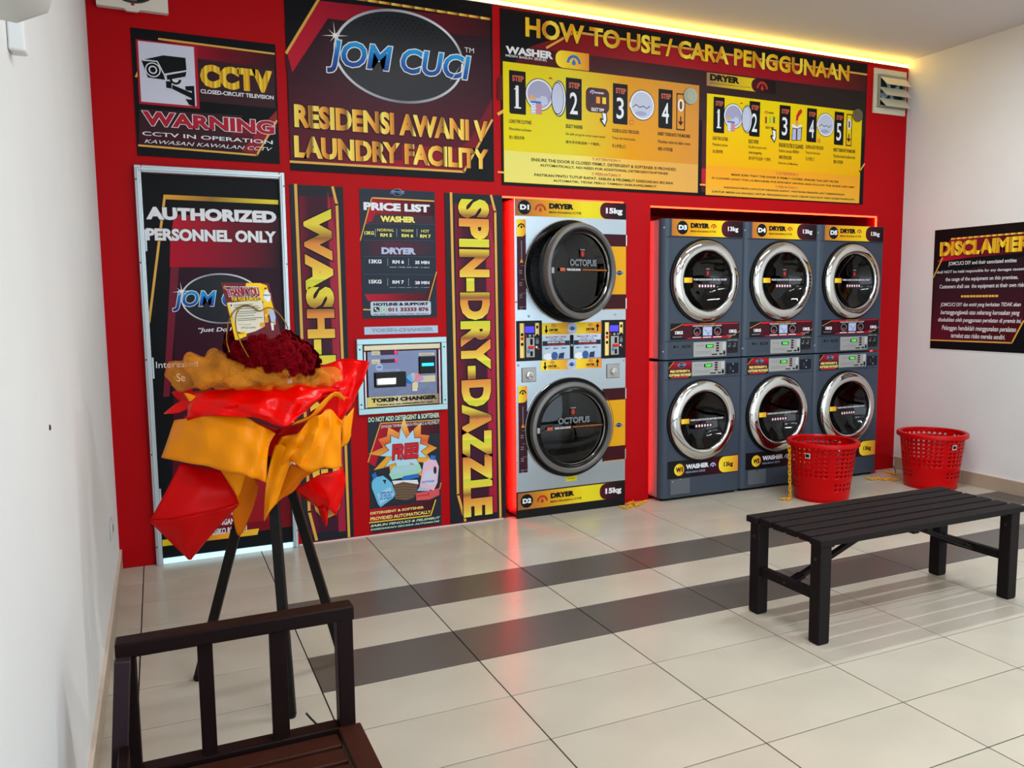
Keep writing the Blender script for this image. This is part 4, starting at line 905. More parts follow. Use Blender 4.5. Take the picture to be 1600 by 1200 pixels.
screws(sd, [(1.365, FY1-.001, 1.098), (1.06, FY1, 1.29), (1.69, FY1, 1.29), (.985, FY1, .985), (1.758, FY1, .985), (.975, FY1, 1.38), (.976, FY1, .37)], .008, M_PALEMET)
for xa, xb, z0, z1 in ((.975, 1.148, 1.010, 1.262), (1.588, 1.766, 1.004, 1.256)):
    cp = sub(sd, 'coin_panel', M_BEZ, MB().box(xa, xb, FY1-.010, FY1-.0005, z0, z1), bevel=.002); w_ = xb-xa; h = z1-z0
    P = Print(wallfn(FY1-.010), 0); GS = grad('print_gold_strip', [(0,(230,200,110)),(.5,(240,220,140)),(1,(206,160,70))], 'U')
    P.rectuv(xa+w_*.10, xa+w_*.28, z0+h*.08, z1-h*.06, GS, 1); P.rectuv(xa+w_*.72, xa+w_*.88, z0+h*.62, z1-h*.06, GS, 1)
    P.rectuv(xa+w_*.31, xa+w_*.68, z0+h*.70, z0+h*.86, M_SCREENB, 1, part='lcd_screen')
    for k, mm in enumerate((REDP, WHITE, LIGHTP)): P.ellipseuv(xa+w_*(.35+k*.155), z0+h*.63, .007, .007, mm, 1, 12, inner=.003)
    for zz, mm in ((.66, BLACK), (.56, REDP), (.42, BLACK)): P.ellipseuv(xa+w_*.19, z0+h*zz, .010, .010, mm, 2, 14)
    P.rectuv(xa+w_*.76, xa+w_*.84, z0+h*.80, z0+h*.88, BLACK, 2, r=.005); P.polyuv([(xa+w_*.72,z0+h*.62),(xa+w_*.88,z0+h*.62),(xa+w_*.80,z0+h*.68)], BLACK, 2)
    P.rectuv(xa+w_*.74, xa+w_*.86, z0+h*.42, z0+h*.52, GREYP, 1, r=.004); P.ellipseuv(xa+w_*.80, z0+h*.52, w_*.05, h*.05, GREYP, 1, 12, 0, PI, inner=.004); P.ellipseuv(xa+w_*.77, z0+h*.34, .007, .008, WHITE, 1, 12); P.ellipseuv(xa+w_*.84, z0+h*.30, .006, .007, REDP, 1, 12)
    P.finish(cp)
    q = sub(cp, 'coin_slot_plate', M_PALEMET, MB().box(xa+w_*.34, xa+w_*.68, FY1-.016, FY1-.0095, z0+h*.09, z0+h*.58), bevel=.002)
    sub(cp, 'coin_slot', M_GAP, MB().box(xa+w_*.50, xa+w_*.60, FY1-.0175, FY1-.0155, z0+h*.40, z0+h*.55)); sub(cp, 'coin_return', M_GAP, MB().box(xa+w_*.50, xa+w_*.60, FY1-.0175, FY1-.0155, z0+h*.12, z0+h*.24))
    sub(cp, 'reject_button', mat('red_button', (214,34,30), .35), MB().box(xa+w_*.41, xa+w_*.64, FY1-.024, FY1-.0155, z0+h*.30, z0+h*.375), bevel=.005)
    sub(cp, 'return_button', mat('blue_button', (50,140,200), .35), MB().box(xa+w_*.38, xa+w_*.48, FY1-.021, FY1-.0155, z0+h*.20, z0+h*.28), bevel=.004)
for xa, xb, z0, z1 in ((1.010, 1.105, .878, .964), (1.627, 1.721, .874, .962)):
    lk = sub(sd, 'lock_plate', M_PALEMET, MB().box(xa, xb, FY1-.006, FY1-.0003, z0, z1), bevel=.002)
    sub(lk, 'lock_cylinder', M_CHROME, MB().lathe([(0,.012),(.010,.012),(.012,.017),(.021,.016),(.023,.0)], ((xa+xb)/2, FY1-.005, (z0+z1)/2), 'Y', 24), smooth=35)
    sub(lk, 'plate_edge', M_RINGG, MB().box(xa-.003, xb+.003, FY1-.002, FY1-.0002, z0-.003, z1+.003))

# ---- three grey dryers on three grey washers
LW, LPITCH, LX = .667, .6755, 2.022
LY = -.10
def lg_shell(root, x0, z0, z1, cx, cz, dz, washer):
    """body, chamfered front corner, front plate with hole, drum"""
    x1 = x0+LW
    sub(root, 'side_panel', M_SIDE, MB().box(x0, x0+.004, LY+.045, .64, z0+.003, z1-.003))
    sh = MB().box(x1-.004, x1, LY+.02, .64, z0+.003, z1-.003).box(x0, x1, LY+.03, .64, z1-.008, z1-.003).box(x0, x1, LY+.03, .64, z0+.003, z0+.008).box(x0, x1, .636, .64, z0+.003, z1-.003)
    sub(root, 'body', M_LG, sh)
    ch = []
    n = 8
    for k in range(n+1):
        a = PI/2*k/n; ch.append((x0+.062-.062*math.sin(a), LY+.045-.045*math.cos(a)))
    m = MB(); vs = []
    for u, v in ch: vs += [(u, v, z0+.003), (u, v, z1-.003)]
    m.add(vs, [(2*k, 2*k+1, 2*k+3, 2*k+2) for k in range(n)])
    sub(root, 'rounded_edge', M_LG, m, smooth=60)
    sub(root, 'front_panel', M_LG, plate_hole(x0+.062, x1, z0+.003, z1-.003, cx, cz, .235, LY, LY+.012), bevel=.002, bseg=1, smooth=30)
    sub(root, 'drum', M_DRUM, MB().lathe([(.236,.0),(.24,-.08),(.28,-.10),(.28,-.55),(0,-.56)], (cx, LY, cz), 'Y', 40), smooth=40)
    d = MB().lathe([(.272,-.001),(.277,.004),(.276,.018),(.270,.027),(.245,.036),(.220,.042),(.206,.040),(.200,.022)], (cx, LY, cz), 'Y', 64).build('door', M_CHROME, root, loc=(cx-root.location.x, LY-root.location.y, cz-root.location.z), smooth=70)
    sub(d, 'gasket', M_GASK, MB().lathe([(.275,-.0005),(.288,.003),(.286,.012),(.275,.014)], (cx-.006, LY, cz), 'Y', 56), smooth=50)
    sub(d, 'glass', M_GLASS, MB().lathe([(.203,.026),(.185,.012),(.15,-.02),(.09,-.045),(0,-.055)], (cx, LY, cz), 'Y', 40), smooth=60)
    sub(d, 'inner_ring', M_GASK, MB().lathe([(.204,.034),(.196,.028),(.192,.012)], (cx, LY, cz), 'Y', 48), smooth=60)
    P = Print(wallfn(LY-.030), 0)
    P.rectuv(cx-.195, cx-.13, cz-.012, cz+.022, PILLG, 1); P.rectuv(cx-.12, cx+.17, cz+.004, cz+.014, mat('sticker_line', (60,20,24), .4), 1)
    P.textuv('PUSH LOCK DOOR BEFORE START', cx-.12, cx+.16, cz+.003, cz+.016, WHITE, 2, bold=.02)
    P.rectuv(cx-.085, cx+.065, cz-.050, cz-.018, mat('sticker_maroon', (70,12,30), .4), 1)
    for k in range(6): P.ellipseuv(cx-.070+k*.024, cz-.034, .0075, .0095, WHITE, 2, 8)
    if not washer: P.rectuv(cx-.020, cx+.016, cz+.030, cz+.085, mat('sticker_line', (60,20,24), .4), 1); P.ellipseuv(cx-.002, cz+.052, .010, .015, FLAME, 2, 10); P.rectuv(cx-.018, cx+.014, cz+.078, cz+.085, GREYP, 2)
    P.finish(d)
    return d
def lg_controls(root, x0, x1, z0, z1):
    c = sub(root, 'control_panel', M_PALEMET, MB().box(x0, x1, LY-.005, LY-.0003, z0, z1), bevel=.002); w_ = x1-x0; h = z1-z0
    P = Print(wallfn(LY-.005), 0)
    P.rectuv(x0+w_*.36, x0+w_*.60, z0+h*.60, z0+h*.82, BLACK, 1); P.textuv('PUSH', x0+w_*.40, x0+w_*.57, z0+h*.64, z0+h*.78, M_GREEN, 2, bold=.03, shear=.1)
    for k in range(4): P.rectuv(x0+w_*.68, x0+w_*.77, z0+h*(.84-k*.17), z0+h*(.94-k*.17), BLACK, 1); P.rectuv(x0+w_*.70, x0+w_*.75, z0+h*(.78-k*.17), z0+h*(.81-k*.17), STEPR, 1)
    for k in range(3): P.rectuv(x0+w_*(.09+k*.08), x0+w_*(.11+k*.08), z0+h*.70, z0+h*.82, GREYP, 1)
    for k in range(2): P.rectuv(x0+w_*.06, x0+w_*.55, z0+h*(.34-k*.1), z0+h*(.36-k*.1), GREYP, 1)
    P.rectuv(x0+w_*.55, x0+w_*.72, z0+h*.10, z0+h*.18, BLACK, 1); P.rectuv(x0+w_*.78, x0+w_*.88, z0+h*.10, z0+h*.2, BLACK, 1); P.ellipseuv(x0+w_*.935, z0+h*.22, .010, .016, BLACK, 1, 14); P.rectuv(x0+w_*.88, x0+w_*.97, z0+h*.45, z0+h*.95, mat('print_pale_grey', (190,192,194), .4), 1)
    P.finish(c); return c
for k in range(3):
    dx = k*LPITCH; x0 = LX+dx; x1 = x0+LW
    place = ('nearest the tall steel dryer', 'in the middle of the grey row', 'nearest the white side wall')[k]
    # dryer
    cx = 2.372+dx; cz = 1.509
    dr_ = empty('tumble_dryer', (x0+LW/2, .27, .977), 'graphite tumble dryer marked D%d above its washer, %s' % (k+3, place), 'dryer', 'grey dryers in the wide opening')
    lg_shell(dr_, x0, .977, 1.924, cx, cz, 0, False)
    hd = sub(dr_, 'header_panel', M_LG, MB().box(x0+.058, x1, LY-.003, LY-.0003, 1.806, 1.921), bevel=.002)
    P = Print(wallfn(LY-.003), 0); z0, z1 = 1.809, 1.919; h = z1-z0; a = x0+.070
    P.rectuv(a, x1-.004, z0, z1, BANDL, 1); P.rectuv(x1-.188, x1-.004, z0, z1, PILLM, 2, r=.05, corners='1001')
    P.ellipseuv(a+.085, z0+h*.5, .045, .045, BLACK, 2, 28); P.textuv('D%d' % (k+3), a+.052, a+.120, z0+h*.36, z0+h*.66, WHITE, 3, bold=.06)
    P.textuv('DRYER', a+.150, a+.305, z0+h*.50, z0+h*.80, BLACK, 3, bold=.07); P.textuv('MESIN PENGERING 烘干机', a+.150, a+.36, z0+h*.24, z0+h*.38, BLACK, 3, bold=.01); arch_icon(P, a+.342, z0+h*.64, .024, FLAME, 3)
    P.textuv('13kg', x1-.135, x1-.045, z0+h*.30, z0+h*.66, WHITE, 3, bold=.04)
    P.finish(hd)
    # notice label under the door
    lb = sub(dr_, 'notice_label', mat('label_black', (22,16,20), .35), MB().box(x0+.068, x1-.018, LY-.0016, LY-.0003, 1.112, 1.224))
    P = Print(wallfn(LY-.0016), 0); a, b, z0, z1 = x0+.068, x1-.018, 1.112, 1.224; w_ = b-a; h = z1-z0
    P.polyuv([(a,z0+h*.6),(a+w_*.18,z1-.004),(b,z1-.004),(b,z0+h*.4),(a+w_*.84,z0+.004),(a+w_*.2,z0+.004)], mat('label_maroon', (64,12,26), .38), 1)
    P.polyuv([(a+w_*.17,z1-.018),(a+w_*.2,z1-.004),(b-.01,z1-.004),(b-.01,z1-.010),(a+w_*.45,z1-.012)], REDP, 2); P.polyuv([(a+w_*.24,z0+.004),(a+w_*.84,z0+.004),(a+w_*.9,z0+.02),(a+w_*.24,z0+.012)], CRIM, 2)
    P.line([(a,z0+h*.6),(a+w_*.18,z1-.004)], .003, GOLDL, 2.4, raw=True); P.line([(a+w_*.84,z0+.004),(b,z0+h*.42)], .003, GOLDL, 2.4, raw=True)
    P.textuv('*ATTENTION*', a+w_*.40, a+w_*.64, z1-.012, z1-.002, ORANGE, 4, bold=.02); P.textuv('PLEASE ENSURE THE LINT FILTER IS CLEANED', a+w_*.31, a+w_*.73, z1-.025, z1-.016, WHITE, 4, bold=.02)
    for q, mm in ((.31, BLACK), (.46, LIGHTP), (.61, BLACK)):
        P.rectuv(a+w_*q, a+w_*(q+.13), z0+.024, z1-.028, mm, 3)
        if mm is BLACK: P.ellipseuv(a+w_*(q+.065), z0+.053, .030, .029, GREYP, 3.6, 20, inner=.007); P.ellipseuv(a+w_*(q+.06), z0+.044, .012, .008, REDP, 4, 10)
        else: P.line([(a+w_*(q+.02),z0+.065),(a+w_*(q+.06),z0+.05),(a+w_*(q+.075),z0+.03),(a+w_*(q+.11),z0+.06)], .003, INK, 4, raw=True)
        P.rectuv(a+w_*q, a+w_*(q+.12), z0+.010, z0+.016, WHITE, 3)
    for q in (.06, .845): P.textuv('13KG', a+w_*q, a+w_*(q+.11), z0+h*.34, z0+h*.54, WHITE, 4, bold=.06); P.rectuv(a+w_*(q-.03), a+w_*(q+.10), z0+.018, z0+.024, GREYP, 3)
    P.finish(lb)
    sub(dr_, 'seam', M_GAP, MB().box(x0+.03, x1, LY-.0012, LY-.0002, 1.102, 1.105).box(x0+.03, x1, LY-.0012, LY-.0002, 1.800, 1.803))
    lg_controls(dr_, x0+.257, x0+.537, .990, 1.092)
    cs = sub(dr_, 'coin_panel', M_LGD, MB().box(x0+.545, x0+.640, LY-.004, LY-.0003, 1.010, 1.092), bevel=.002)
    P = Print(wallfn(LY-.004), 0)
    for q in (.2, .68): P.rectuv(x0+.545+.095*q, x0+.551+.095*q, 1.05, 1.08, GREYP, 1); P.ellipseuv(x0+.557+.095*q, 1.035, .008, .009, BLACK, 1, 10); P.rectuv(x0+.545+.095*q-.01, x0+.548+.095*q-.01, 1.018, 1.045, BLACK, 1); P.ellipseuv(x0+.548+.095*q-.012, 1.056, .003, .003, WHITE, 1.4, 8)
    P.finish(cs)
    P = Print(wallfn(LY), 0); P.ellipseuv(x0+.102, 1.066, .009, .009, BLACK, 1, 14); P.textuv('LG', x0+.116, x0+.136, 1.059, 1.073, BLACK, 1, bold=.03); P.rectuv(x0+.165, x0+.235, 1.057, 1.074, BLACK, 1, r=.006); P.textuv('COMMERCIAL', x0+.172, x0+.228, 1.062, 1.069, GREYP, 2); P.rectuv(x0+.10, x0+.235, 1.012, 1.0135, M_LGD, 1); P.textuv('INSERT TOKEN', x0+.55, x0+.635, 1.096, 1.101, IVO, 1, bold=.02); P.finish(dr_)
    screws(dr_, [(x0+.020, LY+.014, zz) for zz in (1.862, 1.035)], .007, M_PALEMET)
    # washer
    cx = 2.362+dx; cz = .549
    ws = empty('washing_machine', (x0+LW/2, .27, 0), 'graphite front-loading washing machine marked W%d under its dryer, %s' % (k+1, place), 'washer', 'grey washers in the wide opening')
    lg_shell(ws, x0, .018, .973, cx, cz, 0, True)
    sub(ws, 'plinth', M_PLINTH, MB().box(x0+.03, x1-.01, LY+.03, .6, 0, .022))
    lb = sub(ws, 'detergent_label', mat('label_black', (22,16,20), .35), MB().box(x0+.055, x0+.243, LY-.0016, LY-.0003, .850, .966))
    P = Print(wallfn(LY-.0016), 0); a, b, z0, z1 = x0+.055, x0+.243, .850, .966
    P.polyuv([(a,z1-.045),(a+.04,z1-.004),(b,z1-.004),(b,z0+.04),(b-.03,z0+.004),(a+.02,z0+.004)], CRIMV, 1); P.line([(a,z1-.045),(a+.042,z1-.003)], .003, GOLDL, 2, raw=True); P.line([(b-.03,z0+.004),(b,z0+.035)], .003, GOLDL, 2, raw=True); P.polyuv([(a+.02,z0+.003),(b-.03,z0+.003),(b-.02,z0+.014),(a+.02,z0+.010)], REDP, 2)
    jom_logo(P, (a+b)/2+.012, z1-.026, .074, False, 2)
    PY = mat('print_pale_yellow', (240,222,130), .4)
    P.textuv('FREE DETERGENT &', a+.012, b-.014, z0+.040, z0+.057, PY, 4, bold=.04); P.textuv('SOFTENER PROVIDED', a+.004, b-.004, z0+.014, z0+.032, PY, 4, bold=.04); P.finish(lb)
    lg_controls(ws, x0+.247, x0+.528, .860, .957)
    bx = sub(ws, 'coin_box', mat('dark_blue_box', (22,26,40), .35), MB().box(x0+.545, x0+.645, LY-.008, LY-.0003, .865, .938), bevel=.003)
    screws(bx, [(x0+.595, LY-.008, .93), (x0+.595, LY-.008, .88)], .006, M_CHROME); sub(bx, 'token_slot', M_GREYM, MB().box(x0+.57, x0+.574, LY-.0095, LY-.0075, .89, .915))
    sub(ws, 'seam', M_GAP, MB().box(x0+.03, x1, LY-.0012, LY-.0002, .843, .8455))
    nb = sub(ws, 'name_band', mat('band_black', (20,18,22), .35), MB().box(x0+.056, x1-.008, LY-.002, LY-.0003, .156, .278))
    P = Print(wallfn(LY-.002), 0); a, b, z0, z1 = x0+.056, x1-.008, .156, .278; h = z1-z0
    P.rectuv(a+.2, b-.12, z0, z1, grad('print_band_maroon', [(0,(22,18,22)),(.5,(44,14,26)),(1,(70,14,34))], 'U'), 1); P.rectuv(b-.170, b, z0+.004, z1-.004, PILLG, 2, r=.05, corners='1001')
    P.ellipseuv(a+.095, z0+h*.48, .042, .042, PILLG, 2, 28); P.textuv('W%d' % (k+1), a+.066, a+.124, z0+h*.34, z0+h*.62, BLACK, 3, bold=.06)
    P.textuv('WASHER', a+.150, a+.345, z0+h*.46, z0+h*.74, WHITE, 3, bold=.06); P.textuv('MESIN BASUH 洗衣机', a+.150, a+.315, z0+h*.22, z0+h*.36, LIGHTP, 3); arch_icon(P, a+.382, z0+h*.56, .025, LIGHTP, 3); P.textuv('13kg', b-.125, b-.045, z0+h*.30, z0+h*.64, BLACK, 3, bold=.04); P.finish(nb)
    fl_ = sub(ws, 'drain_flap', mat('flap_grey', (92,97,103), .35), MB().box(x0+.078, x0+.243, LY-.004, LY-.0003, .042, .148), bevel=.004)
    screws(fl_, [(x0+.096, LY-.004, .135), (x0+.16, LY-.004, .146)], .0045, M_CHROME)

# ================================================================== WALL FITTINGS
# ---- square white fan, top left
M_FANW = mat('cream_plastic', (222,212,198), .45)
fx0, fx1, fz0, fz1 = -1.262, -.938, 2.845, 3.17
fcx, fcz = (fx0+fx1)/2, (fz0+fz1)/2
fan = empty('exhaust_fan', (fcx, 0, fz0), 'square white exhaust fan with dark blades above the CCTV sign', 'fan')
sub(fan, 'frame', M_FANW, plate_hole(fx0, fx1, fz0, fz1, fcx, fcz, .128, -.05, -.02), bevel=.004)
sub(fan, 'side_wall', M_FANW, MB().box(fx0+.004, fx0+.012, -.022, -.0005, fz0+.004, fz1-.004).box(fx1-.012, fx1-.004, -.022, -.0005, fz0+.004, fz1-.004).box(fx0+.012, fx1-.012, -.022, -.0005, fz0+.004, fz0+.012).box(fx0+.012, fx1-.012, -.022, -.0005, fz1-.012, fz1-.004))
sub(fan, 'backplate', mat('fan_dark', (44,48,48), .5), MB().lathe([(.129,.021),(.129,.006),(0,.006)], (fcx, 0, fcz), 'Y', 40), smooth=40)
sub(fan, 'rim', mat('fan_rim', (58,60,60), .4), MB().lathe([(.126,.050),(.132,.054),(.136,.0505)], (fcx, 0, fcz), 'Y', 48), smooth=50)
M_BLADE = mat('fan_blade', (112,108,104), .4)
for k in range(5):
    a0 = 2*PI*k/5+.5; vs = []
    for i in range(6):
        for j in range(5):
            r_ = .03+.092*i/5; a = a0+(j/4-.5)*(1.0-.25*i/5)+.25*i/5; vs.append((fcx+r_*math.cos(a), -.024-.014*(j/4-.5), fcz+r_*math.sin(a)))
    sub(fan, 'blade', M_BLADE, MB().add(vs, [(i*5+j, i*5+j+1, (i+1)*5+j+1, (i+1)*5+j) for i in range(5) for j in range(4)]), solid=.002, smooth=60)
sub(fan, 'hub', M_BLADE, MB().lathe([(0,.040),(.028,.036),(.034,.02),(.034,.012)], (fcx, 0, fcz), 'Y', 24), smooth=40)
sub(fan, 'badge', mat('fan_badge', (176,24,30), .4), MB().box(fcx-.008, fcx+.008, -.0515, -.0495, fz0+.016, fz0+.030), bevel=.001)
sub(fan, 'pull_tab', M_FANW, MB().prism([(fcx-.045,fz0+.001),(fcx-.03,fz0-.010),(fcx+.02,fz0-.010),(fcx+.035,fz0+.001)], wallfn(0), .025, .047), bevel=.002)

# ---- louvred vent, top right
vx0, vx1, vz0, vz1 = 3.985, 4.325, 2.785, 3.115
vt = empty('louvred_vent', ((vx0+vx1)/2, 0, vz0), 'cream louvred wall vent in the top corner, three flaps open', 'vent')
M_VENT = mat('vent_cream', (206,200,176), .5)
fw = .045
for bb in ((vx0, vx1, -.014, -.0005, vz1-fw, vz1), (vx0, vx1, -.014, -.0005, vz0, vz0+fw), (vx0, vx0+fw, -.014, -.0005, vz0+fw, vz1-fw), (vx1-fw*.6, vx1, -.014, -.0005, vz0+fw, vz1-fw)): sub(vt, 'frame_bar', M_VENT, MB().box(*bb), bevel=.003)
ix0, ix1, iz0, iz1 = vx0+fw, vx1-fw*.6, vz0+fw, vz1-fw
for bb in ((ix0, ix1, -.03, -.013, iz1-.016, iz1), (ix0, ix1, -.03, -.013, iz0, iz0+.014), (ix0-.012, ix0+.004, -.03, -.013, iz0, iz1), (ix1-.004, ix1+.012, -.03, -.013, iz0, iz1)): sub(vt, 'inner_frame', mat('vent_grey', (150,150,138), .5), MB().box(*bb))
sub(vt, 'dark_backing', mat('vent_dark', (40,46,50), .5), MB().box(ix0, ix1, -.004, -.0008, iz0, iz1))
q = MB()
for k in range(4):
    a = k*PI/2+.4; c = Vector(((ix0+ix1)/2, -.008, (iz0+iz1)/2)); u = Vector((math.cos(a), 0, math.sin(a))); t = Vector((-u.z, -.05, u.x))
    sub(vt, 'fan_blade', mat('vent_blade', (150,172,190), .35), MB().add([c+u*.02-t*.012, c+u*.10-t*.03, c+u*.105+t*.026, c+u*.02+t*.012], [(0,1,2,3)]), solid=.0016)
hh = (iz1-iz0)/3
for k in range(3):
    zt = iz1-.012-k*hh
    sub(vt, 'louvre_flap', M_VENT, MB().add([(ix0,-.022,zt),(ix1+.012,-.022,zt),(ix1+.012,-.075,zt-.070),(ix0+.02,-.075,zt-.070)], [(0,1,2,3)]), solid=.003)
screws(vt, [(x, -.014, z) for x in (vx0+.012, vx1-.03) for z in (vz0+.012, vz1-.012)], .004, mat('screw_steel', (150,150,146), .4, metal=.8))

# ---- white fixture high on the left wall, with its cable trunking
SH = Vector((0, atX(72, 24, XL+.13).y+2.06, atX(72, 24, XL+.13).z-2.12))
fxt = empty('wall_fixture', (XL, -2.1+SH.y, 2.11+SH.z), 'white rounded plastic fixture high on the left wall, cut by the frame', 'wall fixture')
M_WP = mat('white_plastic', (206,208,204), .4)
b = MB()
def rr(x, y0, y1, z0, z1, r, n=5):
    out = []
    for (cy, cz, a0) in ((y1-r, z1-r, 0), (y0+r, z1-r, PI/2), (y0+r, z0+r, PI), (y1-r, z0+r, 1.5*PI)):
        for k in range(n): a = a0+PI/2*k/(n-1); out.append((x, cy+r*math.cos(a)+SH.y, cz+r*math.sin(a)+SH.z))
    return out
secs = [rr(XL+.03, -2.30, -2.05, 2.105, 2.42, .05), rr(XL+.10, -2.31, -2.05, 2.095, 2.43, .055), rr(XL+.135, -2.30, -2.06, 2.11, 2.42, .05), rr(XL+.15, -2.27, -2.09, 2.14, 2.39, .04)]
vs = sum(secs, []); n = 20
b.add(vs, [(i*n+j, i*n+(j+1) % n, (i+1)*n+(j+1) % n, (i+1)*n+j) for i in range(3) for j in range(n)]+[tuple(range(n)), tuple(reversed(range(3*n, 4*n)))])
sub(fxt, 'shell', M_WP, b, smooth=50)
sub(fxt, 'mounting_plate', M_WP, MB().box(XL+.0005, XL+.032, -2.29+SH.y, -2.07+SH.y, 2.13+SH.z, 2.40+SH.z), bevel=.004)
sub(fxt, 'cable_trunking', M_WALL, MB().box(XL+.0005, XL+.03, -2.70, -2.655, 1.88, ZC-.001), bevel=.004)
# ---- socket plate low on the left wall
so = empty('wall_socket', (XL, -.58, .33), 'small white socket plate low on the left wall near the corner', 'socket')
sub(so, 'plate', M_WP, MB().box(XL+.0004, XL+.009, -.66, -.52, .33, .41), bevel=.003)
sub(so, 'switch', mat('socket_grey', (150,146,142), .4), MB().box(XL+.0085, XL+.013, -.60, -.575, .36, .385), bevel=.001)
sk = MB().lathe([(0,.004),(.006,.003),(.007,.0003)], (XL, -2.476, 1.103), 'X', 10).build('screw_plug', mat('plug_dark', (60,56,52), .5)); tag(sk, 'tiny dark screw plug in the left wall', 'screw')

# ================================================================== BASKETS AND CHAINS
M_BASK = mat('red_plastic', (190,0,4), .3, spec=.16)
def basket(cx, cy, rb, rt, h, lab, rot=0.0, solid_from=.0, stick=2.0):
    o = empty('laundry_basket', (cx, cy, 0), lab, 'basket', 'red laundry baskets')
    N, R_ = 72, 26; vs = []; fs = []
    for i in range(R_+1):
        t = i/R_; r_ = rb+(rt-rb)*t
        for k in range(N): a = 2*PI*k/N+rot; vs.append((cx+r_*math.cos(a), cy+r_*math.sin(a), .012+(h-.012)*t))
    for i in range(R_):
        for k in range(N):
            hole = (i % 2 == 1 and k % 2 == 0 and ((11 <= i <= 23) or (5 <= i <= 8 and (k//12) % 2 == 0))) and (k % 24 != 0)
            if not hole: fs.append((i*N+k, i*N+(k+1) % N, (i+1)*N+(k+1) % N, (i+1)*N+k))
    sub(o, 'wall', M_BASK, MB().add(vs, fs), solid=.0035, smooth=60)
    sub(o, 'base', M_BASK, MB().lathe([(0,.006),(rb-.01,.006),(rb+.001,.014),(rb+.001,.0),(rb-.012,0),(rb-.014,.003),(0,.003)], (cx, cy, 0), 'Z', 48), smooth=40)
    sub(o, 'rim', M_BASK, MB().lathe([(rt-.006,h-.004),(rt+.002,h+.006),(rt+.018,h+.004),(rt+.024,h-.008),(rt+.022,h-.026),(rt+.016,h-.028),(rt+.014,h-.008),(rt-.004,h-.012)], (cx, cy, 0), 'Z', 64, closed=True), smooth=50)
    # sticker
    def on(a, z, off): r_ = rb+(rt-rb)*z/h+off; return (cx+r_*math.cos(a), cy+r_*math.sin(a), z)
    z = h*.80; a = stick
    st = sub(o, 'label_sticker', mat('sticker_white', (206,200,196), .5), MB().add([on(a-.085,z-.018,.004), on(a+.085,z-.018,.004), on(a+.085,z+.018,.004), on(a-.085,z+.018,.004)], [(0,1,2,3)]), solid=.0008)
    sub(st, 'print', BLACK, MB().add([on(a-.06,z-.010,.006), on(a+.05,z-.010,.006), on(a+.05,z+.010,.006), on(a-.06,z+.012,.006)], [(0,1,2,3)]), solid=.0006)
    return o
B1 = (3.105, -.475); B2 = (4.085, -.56)
va1 = math.atan2(CAM.y-B1[1], CAM.x-B1[0]); va2 = math.atan2(CAM.y-B2[1], CAM.x-B2[0])
basket(*B1, .178, .218, .405, 'red lattice laundry basket with a hanging yellow chain, in front of the washers', stick=va1-.45)
basket(*B2, .175, .215, .400, 'red lattice laundry basket in the corner by the white wall', rot=.02, stick=va2+.75)
M_CHAIN = mat('yellow_plastic', (236,172,14), .4)
LINK = None
def link_mesh():
    pts = []; L, Wd = .011, .0085
    for k in range(12):
        a = 2*PI*k/12; pts.append((math.cos(a)*Wd, 0, math.sin(a)*Wd+(L if math.sin(a) >= 0 else -L)))
    return MB().tube(pts, .0032, 6, cyc=True)
LM = link_mesh().build('link', M_CHAIN, None, smooth=60); LMESH = LM.data; bpy.data.objects.remove(LM)
def chain(path, lab):
    p0 = path[0]; o = empty('plastic_chain', p0, lab, 'chain', 'yellow plastic chains')
    # resample to one link every 28 mm
    P_ = [Vector(p) for p in path]; d = .028; out = []; acc = 0.0
    for a, b in zip(P_[:-1], P_[1:]):
        L = (b-a).length; t = acc
        while t < L: out.append((a+(b-a)*(t/L), (b-a).normalized())); t += d
        acc = t-L
    for k, (c, t) in enumerate(out):
        l = bpy.data.objects.new('link', LMESH); COL.objects.link(l); l.parent = o; l.location = c-Vector(p0)
        qq = t.to_track_quat('Z', 'X'); l.rotation_mode = 'QUATERNION'
        flat = abs(t.z) < .5
        l.rotation_quaternion = qq @ (Matrix.Rotation((PI/2 if k % 2 else 0)+(.35 if flat else 0), 3, 'Z').to_quaternion())
    return o
u1 = Vector((math.cos(va1-.95), math.sin(va1-.95), 0))
c1 = Vector((*B1, 0))
path = [c1+u1*.262+Vector((0,0,.36)), c1+u1*.254+Vector((0,0,.18)), c1+u1*.246+Vector((0,0,.022)), c1+u1*.25+Vector((-.03,-.02,.012)), c1+u1*.262+Vector((-.05,.02,.012))]
chain(path, 'yellow chain hanging down the side of the middle red basket')
def floor_path(pix, z=.010): return [atZ(px, py, z) for px, py in pix]
chain(floor_path([(972,792),(978,793),(986,792),(981,787),(990,784),(994,790),(1002,786),(1008,783),(1012,782)]), 'yellow chain heaped on the floor beside the tall steel dryer')
chain(floor_path([(1355,747),(1364,749),(1372,747),(1380,749),(1390,748),(1398,750),(1404,749)]), 'yellow chain lying on the floor left of the corner basket')
chain(floor_path([(1384,737),(1391,738),(1398,741),(1404,742)]), 'short yellow chain on the floor behind the corner basket')
cab = MB().tube([atZ(1391,727,.06), atZ(1396,729,.05), atZ(1399,735,.02), atZ(1399,741,.004)], .003, 6).build('cable', mat('black_cable', (20,18,18), .5), smooth=60); tag(cab, 'short black cable by the skirting behind the corner basket', 'cable')
dvt = MB().box(0,0.001,0,.001,0,.001)
wd_ = MB().prism([(4.02,-.02),(4.10,-.02),(4.085,-.075),(4.02,-.06)], lambda u, v, d: (u, v, d), .0, .018).build('door_stop', mat('wedge_red', (190,20,24), .5), bevel=.003); tag(wd_, 'small red wedge on the floor beside the right washer', 'wedge')

